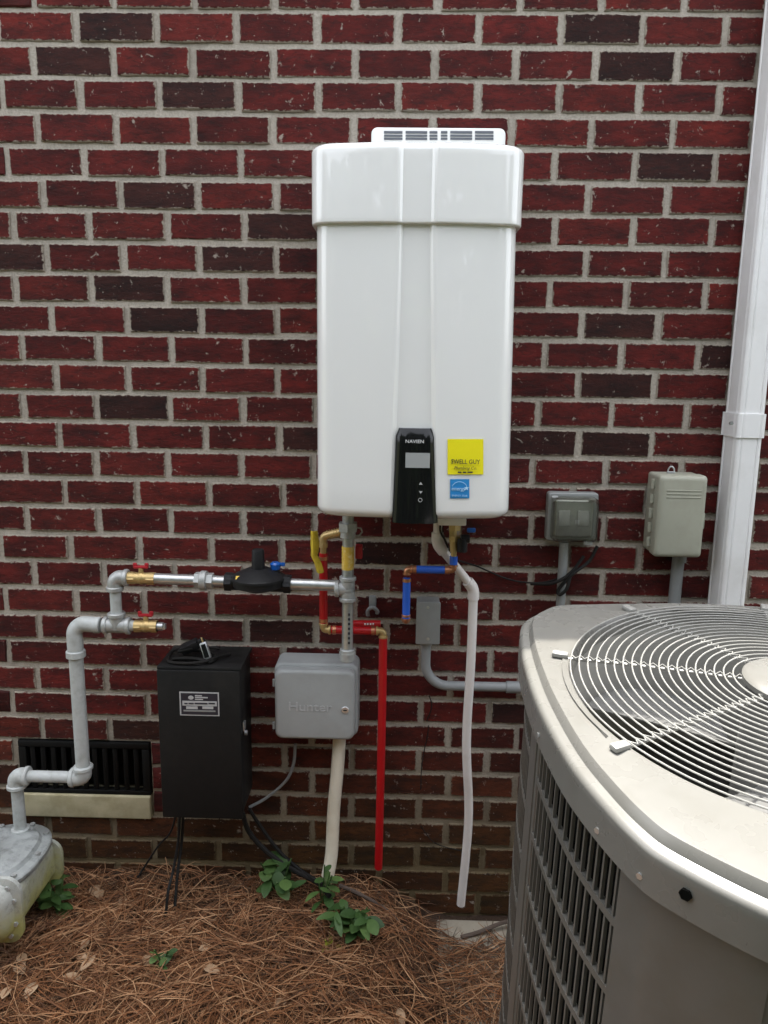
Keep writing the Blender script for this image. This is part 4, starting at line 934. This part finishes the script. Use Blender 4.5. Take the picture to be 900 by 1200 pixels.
# wire guard
guard = thing_part('fan_guard', ac); NR = 19
def gh(s): return AH+.005+.014*(1-s*s)
for k in range(NR):
    s = .27+(.992-.27)*k/(NR-1); n = 84
    MB().tube([Vector((AC.x+math.cos(2*PI*j/n)*AR*s, AC.y+math.sin(2*PI*j/n)*AR*s, gh(s))) for j in range(n+1)], .0014, 6, False).build('ring_wire', M['ac_wire'], guard)
SPK = [28+45*k for k in range(8)]
for a in SPK:
    a = rad(a); d = Vector((math.cos(a), math.sin(a), 0)); mb = MB()
    pts_ = [AC+d*AR*s+Z*(gh(s)-.0052) for s in np.linspace(.2, 1.03, 12)]; mb.tube(pts_, .0026, 8)
    sd_ = Vector((-d.y, d.x, 0)); nz = NR*2
    mb.tube([AC+d*AR*(.2+.79*j/nz)+Z*(gh(.2+.79*j/nz)-.001)+sd_*(.006 if j % 2 else -.006) for j in range(nz+1)], .0019, 6)
    mb.build('spoke', M['ac_wire'], guard)
    q = AC+d*AR*1.045+Z*(AH+.004); mb = MB(); Mq = Matrix.Translation(q) @ Matrix.Rotation(a, 4, 'Z'); mb.box((-.014, -.008, -.003), (.014, .008, .006), .003, M=Mq); mb.build('foot', M['ac_wire'], guard)
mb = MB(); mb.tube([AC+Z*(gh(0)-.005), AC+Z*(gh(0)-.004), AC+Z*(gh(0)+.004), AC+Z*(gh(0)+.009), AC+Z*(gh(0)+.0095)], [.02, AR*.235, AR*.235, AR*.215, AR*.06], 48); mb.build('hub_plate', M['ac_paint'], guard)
mb = MB(); mb.cyl(AC+Z*(AH-.22), AC+Z*(AH+.008), .075, n=24, bev=.01); mb.build('motor', M['fan'], ac)
for k in range(4):
    a0 = k*PI/2+.5; mb = MB(); rings = []
    for s in np.linspace(.16, .92, 9):
        row = []
        for u in np.linspace(-.5, .5, 9):
            a = a0+u*(.95+.25*s); row.append(Vector((AC.x+math.cos(a)*AR*s, AC.y+math.sin(a)*AR*s, AH-.17+u*.10+.02*math.cos(u*3))))
        rings.append(row + [p-Z*.003 for p in row[::-1]])
    mb.loft(rings); mb.build('fan_blade', M['fan'], ac)
ac.rotation_euler = ACROT
# pad
pd = MB().box((.975, -1.42, -.06), (2.05, -.035, ACB-.001), .012); tag(pd.build('concrete_pad', M['concrete']), 'weathered concrete pad under the condenser, half covered in pine straw', 'concrete pad')

# ------------------------------------------------------------------ gas meter
mX1 = -.132; mX0 = mX1-.225; mz1 = zm-.030; mz0 = at(6, 1118, -.42).z+.006; mcx = (mX0+mX1)/2
gm = thing('gas_meter', (mcx, -.26, mz0), 'grey gas meter with yellow green lichen at the lower left edge', 'gas meter')
def prof_m(y, z0, z1, x0, x1, r): return [Vector((x, y, z)) for x, z in rrect(x0, x1, z0, z1, r, 6)]
mb = MB(); mb.loft([prof_m(y, mz0+.012, mz1, mX0, mX1, .03) for y in (-.375, -.37, -.15, -.145)]); mb.build('body', M['lichen'], gm)
for y0, d, nm, zt_m in ((-.150, 1, 'back_cover', at(56, 980, -.13).z), (-.372, -1, 'front_cover', at(10, 1032, -.39).z)):
    mb = MB(); e0 = .022
    mb.loft([prof_m(y0, mz0-.004, zt_m, mX0-e0, mX1+e0, .042), prof_m(y0+d*.012, mz0-.004, zt_m, mX0-e0, mX1+e0, .042), prof_m(y0+d*.016, mz0+.006, zt_m-.010, mX0-.004, mX1+.004, .05), prof_m(y0+d*.040, mz0+.012, zt_m-.016, mX0+.006, mX1-.004, .05), prof_m(y0+d*.055, mz0+.03, zt_m-.035, mX0+.03, mX1-.025, .045)])
    cvr = mb.build(nm, M['lichen'], gm)
    if d < 0:
        for k, (x, z) in enumerate(rrect(mX0-.006, mX1+.006, mz0+.006, zt_m-.010, .05, 2)):
            MB().hexa((x, y0+d*.020, z), (x, y0+d*.010, z), .0065).build('bolt', M['cast'], cvr)
pcx, pcy = mX1+.010-.115, -.235
tp = [(pcx+.115*math.copysign(abs(math.cos(a))**.8, math.cos(a)), pcy+.150*math.copysign(abs(math.sin(a))**.8, math.sin(a))) for a in [2*PI*k/36 for k in range(36)]]
scl = lambda s_, z: [Vector((pcx+(x-pcx)*s_, pcy+(y-pcy)*s_, z)) for x, y in tp]
mb = MB(); mb.loft([scl(.98, mz1-.008), scl(1, mz1-.004), scl(1, mz1+.006), scl(.97, mz1+.010), scl(.80, mz1+.013), scl(.74, mz1+.024), scl(.55, mz1+.030)]); topp = mb.build('top_plate', M['meter_grey'], gm)
for k in range(0, 36, 4):
    x, y = tp[k]; x = pcx+(x-pcx)*.89; y = pcy+(y-pcy)*.89; MB().hexa((x, y, mz1+.009), (x, y, mz1+.019), .008).build('bolt', M['cast'], topp)
mb = MB(); mb.cyl((pm.x, YG, mz1), (pm.x, YG, zm+.006), rd*1.3, n=20, bev=.002); mb.cyl((pm.x, YG, mz1+.006), (pm.x, YG, mz1+.026), rd*1.75, n=20, bev=.003); mb.build('inlet_collar', M['grey_paint'], gm)
mb = MB(); c = Vector((pcx-.06, pcy-.02, mz1+.05)); mb.box(c+Vector((-.05, -.03, -.035)), c+Vector((.045, .04, .03)), .012); ih = mb.build('index_housing', M['meter_grey'], gm)
mb = MB(); q = c+Vector((.045, -.03, .008)); mb.cyl(q, q+Vector((.012, -.012, .006)), .024, n=20, bev=.003); mb.build('index_dial', M['print_white'], ih)

# ------------------------------------------------------------------ pine straw, leaves, weeds
def needles(name, count, x0, x1, y0, y1, mat, hmax, seed, wmul=1.0, region=None):
    r = np.random.default_rng(seed); V_, F_ = [], []
    cnt = 0; K = 4
    while cnt < count:
        x, y = r.uniform(x0, x1), r.uniform(y0, y1)
        if 1.10 < x < 1.85 and -1.25 < y < -.48: continue
        if x > .95 and y > -.135+.03*math.sin(x*40): continue
        if region and not region(x, y, r): continue
        L_ = r.uniform(.07, .20); a = 1.6*math.sin(x*5.3+y*3.1+seed)+1.4*math.cos(y*7.7-x*2.3)+r.normal(0, .95); bend = r.normal(0, .5); lift = abs(r.normal(0, .16)); base = r.uniform(.001, hmax)
        wdt = r.uniform(.0008, .0014)*wmul; pts = []
        for k in range(K+1):
            t_ = k/K-.5; aa = a+bend*t_; xx = x+math.cos(aa)*L_*t_; yy = y+math.sin(aa)*L_*t_
            yy = min(yy, -.003); zz = gz(xx, yy)+base+lift*L_*t_*.6+.01*math.cos(t_*PI)*lift*3
            if .97 < xx < 2.05 and yy < -.03: zz = max(zz, ACB+.002+base*.5)
            pts.append((xx, yy, max(zz, gz(xx, yy)+.001)))
        px, py = -math.sin(a)*wdt, math.cos(a)*wdt; o = len(V_)
        for k, (xx, yy, zz) in enumerate(pts):
            tp = 1-.6*abs(k/K-.5)*2
            V_ += [(xx+px*tp, yy+py*tp, zz), (xx-px*tp, yy-py*tp, zz), (xx, yy, zz+wdt*1.6*tp)]
        for k in range(K):
            for (i, j) in ((0, 1), (1, 2), (2, 0)): F_.append((o+3*k+i, o+3*k+j, o+3*k+3+j, o+3*k+3+i))
        cnt += 1
    me = bpy.data.meshes.new(name); me.from_pydata(V_, [], F_); me.update()
    return tag(link(name, me, mat), kind='stuff')
vis = lambda x, y, r: True
tag(needles('old_pine_straw', 9000, -.75, 1.6, -1.15, -.004, M['needle_dark'], .012, 1, 1.1), 'dark matted old pine straw under the fresh needles', 'pine straw')
def reg(x, y, r): return r.random() < (1 if y < -.10 else .55)*(1 if x < .85 else .5)
tag(needles('pine_straw', 15000, -.75, 1.6, -1.15, -.006, M['needle'], .028, 2, 1.15, reg), 'loose rust brown pine straw covering the bed', 'pine straw')
tag(needles('outer_pine_straw', 3000, -1.4, 1.0, -2.2, -1.1, M['needle'], .02, 4, 1.5), 'pine straw on the part of the bed nearest the viewer', 'pine straw')
def leaf_blade(mb, p, d, up, L_, wd, curl=.25, nseg=7, fold=.12):
    d = Vector(d).normalized(); s = d.cross(up).normalized(); n_ = s.cross(d).normalized(); P_ = []
    for k in range(nseg+1):
        t_ = k/nseg; wv = wd*.5*max(.05, math.sin(PI*min(1, t_**1.15)))**.6; c = Vector(p)+d*L_*t_-n_*curl*L_*t_*t_
        P_.append((c-s*wv+n_*wv*fold, c, c+s*wv+n_*wv*fold))
    vs = [q for r_ in P_ for q in r_]; fs = []
    for k in range(nseg):
        for j in (0, 1): fs.append((3*k+j, 3*k+j+1, 3*k+4+j, 3*k+3+j))
    mb.add(vs, fs, True)
rl2 = random.Random(11)
def weed(base, n, rad_, h, Lf, wf, label, mat='leaf', name='weed', stems=5):
    base = Vector(base); base.z = gz(base.x, base.y)-.004
    t = thing(name, base, label, 'weed'); sm2 = MB(); lf = MB()
    for s in range(stems):
        a = rl2.uniform(0, 2*PI); e = base+Vector((math.cos(a)*rad_*rl2.uniform(.3, 1), math.sin(a)*rad_*rl2.uniform(.2, .7)-.01, h*rl2.uniform(.7, 1.5)))
        if e.y > -.02: e.y = -.02
        path = spline([base, base.lerp(e, .5)+Vector((0, 0, h*.12)), e], 5); sm2.tube(path, .0022, 6)
        m_ = max(3, n//stems)
        for k in range(m_):
            q = path[min(len(path)-1, int(len(path)*(.35+.65*k/m_)))]; aa = rl2.uniform(0, 2*PI)
            leaf_blade(lf, q, (math.cos(aa), math.sin(aa)-.35, rl2.uniform(-.15, .9)), Vector((rl2.uniform(-.4, .4), rl2.uniform(-.6, .2), 1)), Lf*rl2.uniform(.45, 1.15), wf*rl2.uniform(.6, 1.2), rl2.uniform(.0, .6))
    sm2.build('stem', M[mat], t); lf.build('foliage', M[mat], t); return t
def gpt(px, py):                                        # point on the bed under a pixel
    v = ray(px, py); k = (.1-CAMZ)/v.z; p = CAM+v*k
    for _ in range(4): p = CAM+v*((gz(p.x, p.y)-CAMZ)/v.z)
    return p
weed(gpt(70, 1072), 26, .055, .085, .055, .026, 'bright green weed growing beside the gas meter')
weed(gpt(328, 1052), 34, .08, .085, .065, .034, 'low green weed with broad leaves under the black cables', stems=7)
weed(gpt(378, 1068), 14, .03, .10, .055, .022, 'narrow green weed at the foot of the cream conduit', stems=4)
weed(gpt(415, 1100), 36, .07, .10, .062, .032, 'dark green weed right of the cream conduit', stems=7)
weed(gpt(192, 1134), 8, .03, .045, .04, .02, 'tiny green seedling alone in the pine straw', stems=3)
weed(gpt(388, 1108), 6, .03, .03, .045, .016, 'yellowing weed leaves in front of the dark green weed', 'leaf_yellow', stems=2)
# fallen twig
tag(MB().tube(spline([gpt(398, 1048)+Z*.03, gpt(425, 1062)+Z*.035, gpt(455, 1075)+Z*.02, gpt(478, 1098)+Z*.012]), [.006]*8+[.005]*8+[.004]*9, 7).build('twig', M['bark']), 'bare grey twig lying at the foot of the wall near the red pipe', 'twig')
tag(MB().tube(spline([gpt(540, 1112)+Z*.04, gpt(560, 1108)+Z*.045, gpt(590, 1098)+Z*.05, gpt(640, 1085)+Z*.05]), .006, 7).build('twig', M['bark']), 'dark twig lying across the concrete pad beside the condenser', 'twig')
# dead leaves
for (px, py) in ((28, 1150), (12, 1165), (45, 1160), (90, 1130), (112, 1128), (75, 1152), (108, 1060), (143, 1058), (95, 1122), (165, 1132), (246, 1118), (30, 1138), (118, 1062), (336, 1182), (468, 1190), (258, 1150)):
    p = gpt(px, py)+Z*.022; mb = MB(); a = rl2.uniform(0, 2*PI)
    leaf_blade(mb, p, (math.cos(a), math.sin(a), rl2.uniform(-.1, .25)), Vector((0, -.1, 1)), rl2.uniform(.03, .055), rl2.uniform(.02, .032), rl2.uniform(-.3, .5), 6, rl2.uniform(.2, .7))
    tag(mb.build('dead_leaf', M['dead_leaf']), 'curled tan dead leaf lying on the pine straw', 'leaf', 'dead leaves on the pine straw')

# ------------------------------------------------------------------ hedge added behind the viewer to shade the low wall; seen only as reflections
rh = np.random.default_rng(5); nL = 36000
px = rh.uniform(-5, 6.5, nL); top = 3.2+.35*np.sin(px*1.7)+.2*np.sin(px*4.1); pz = rh.uniform(0, 1, nL)**.8*top; py = -3.3+rh.normal(0, .22, nL)
cen = np.stack([px, py, pz], 1); d1 = rh.normal(size=(nL, 3)); d1 /= np.linalg.norm(d1, axis=1)[:, None]; d2 = np.cross(d1, rh.normal(size=(nL, 3))); d2 /= np.linalg.norm(d2, axis=1)[:, None]
sz = rh.uniform(.05, .10, nL)[:, None]
V4 = np.stack([cen-d1*sz, cen+d2*sz*.5, cen+d1*sz, cen-d2*sz*.5], 1).reshape(-1, 3)
me = bpy.data.meshes.new('shade_hedge'); me.from_pydata(V4.tolist(), [], np.arange(nL*4).reshape(-1, 4).tolist())
tag(link('shade_hedge', me, M['shade_hedge']), 'leafy green hedge added unseen behind the viewer to shade the low wall', 'shade_hedge', kind='stuff')
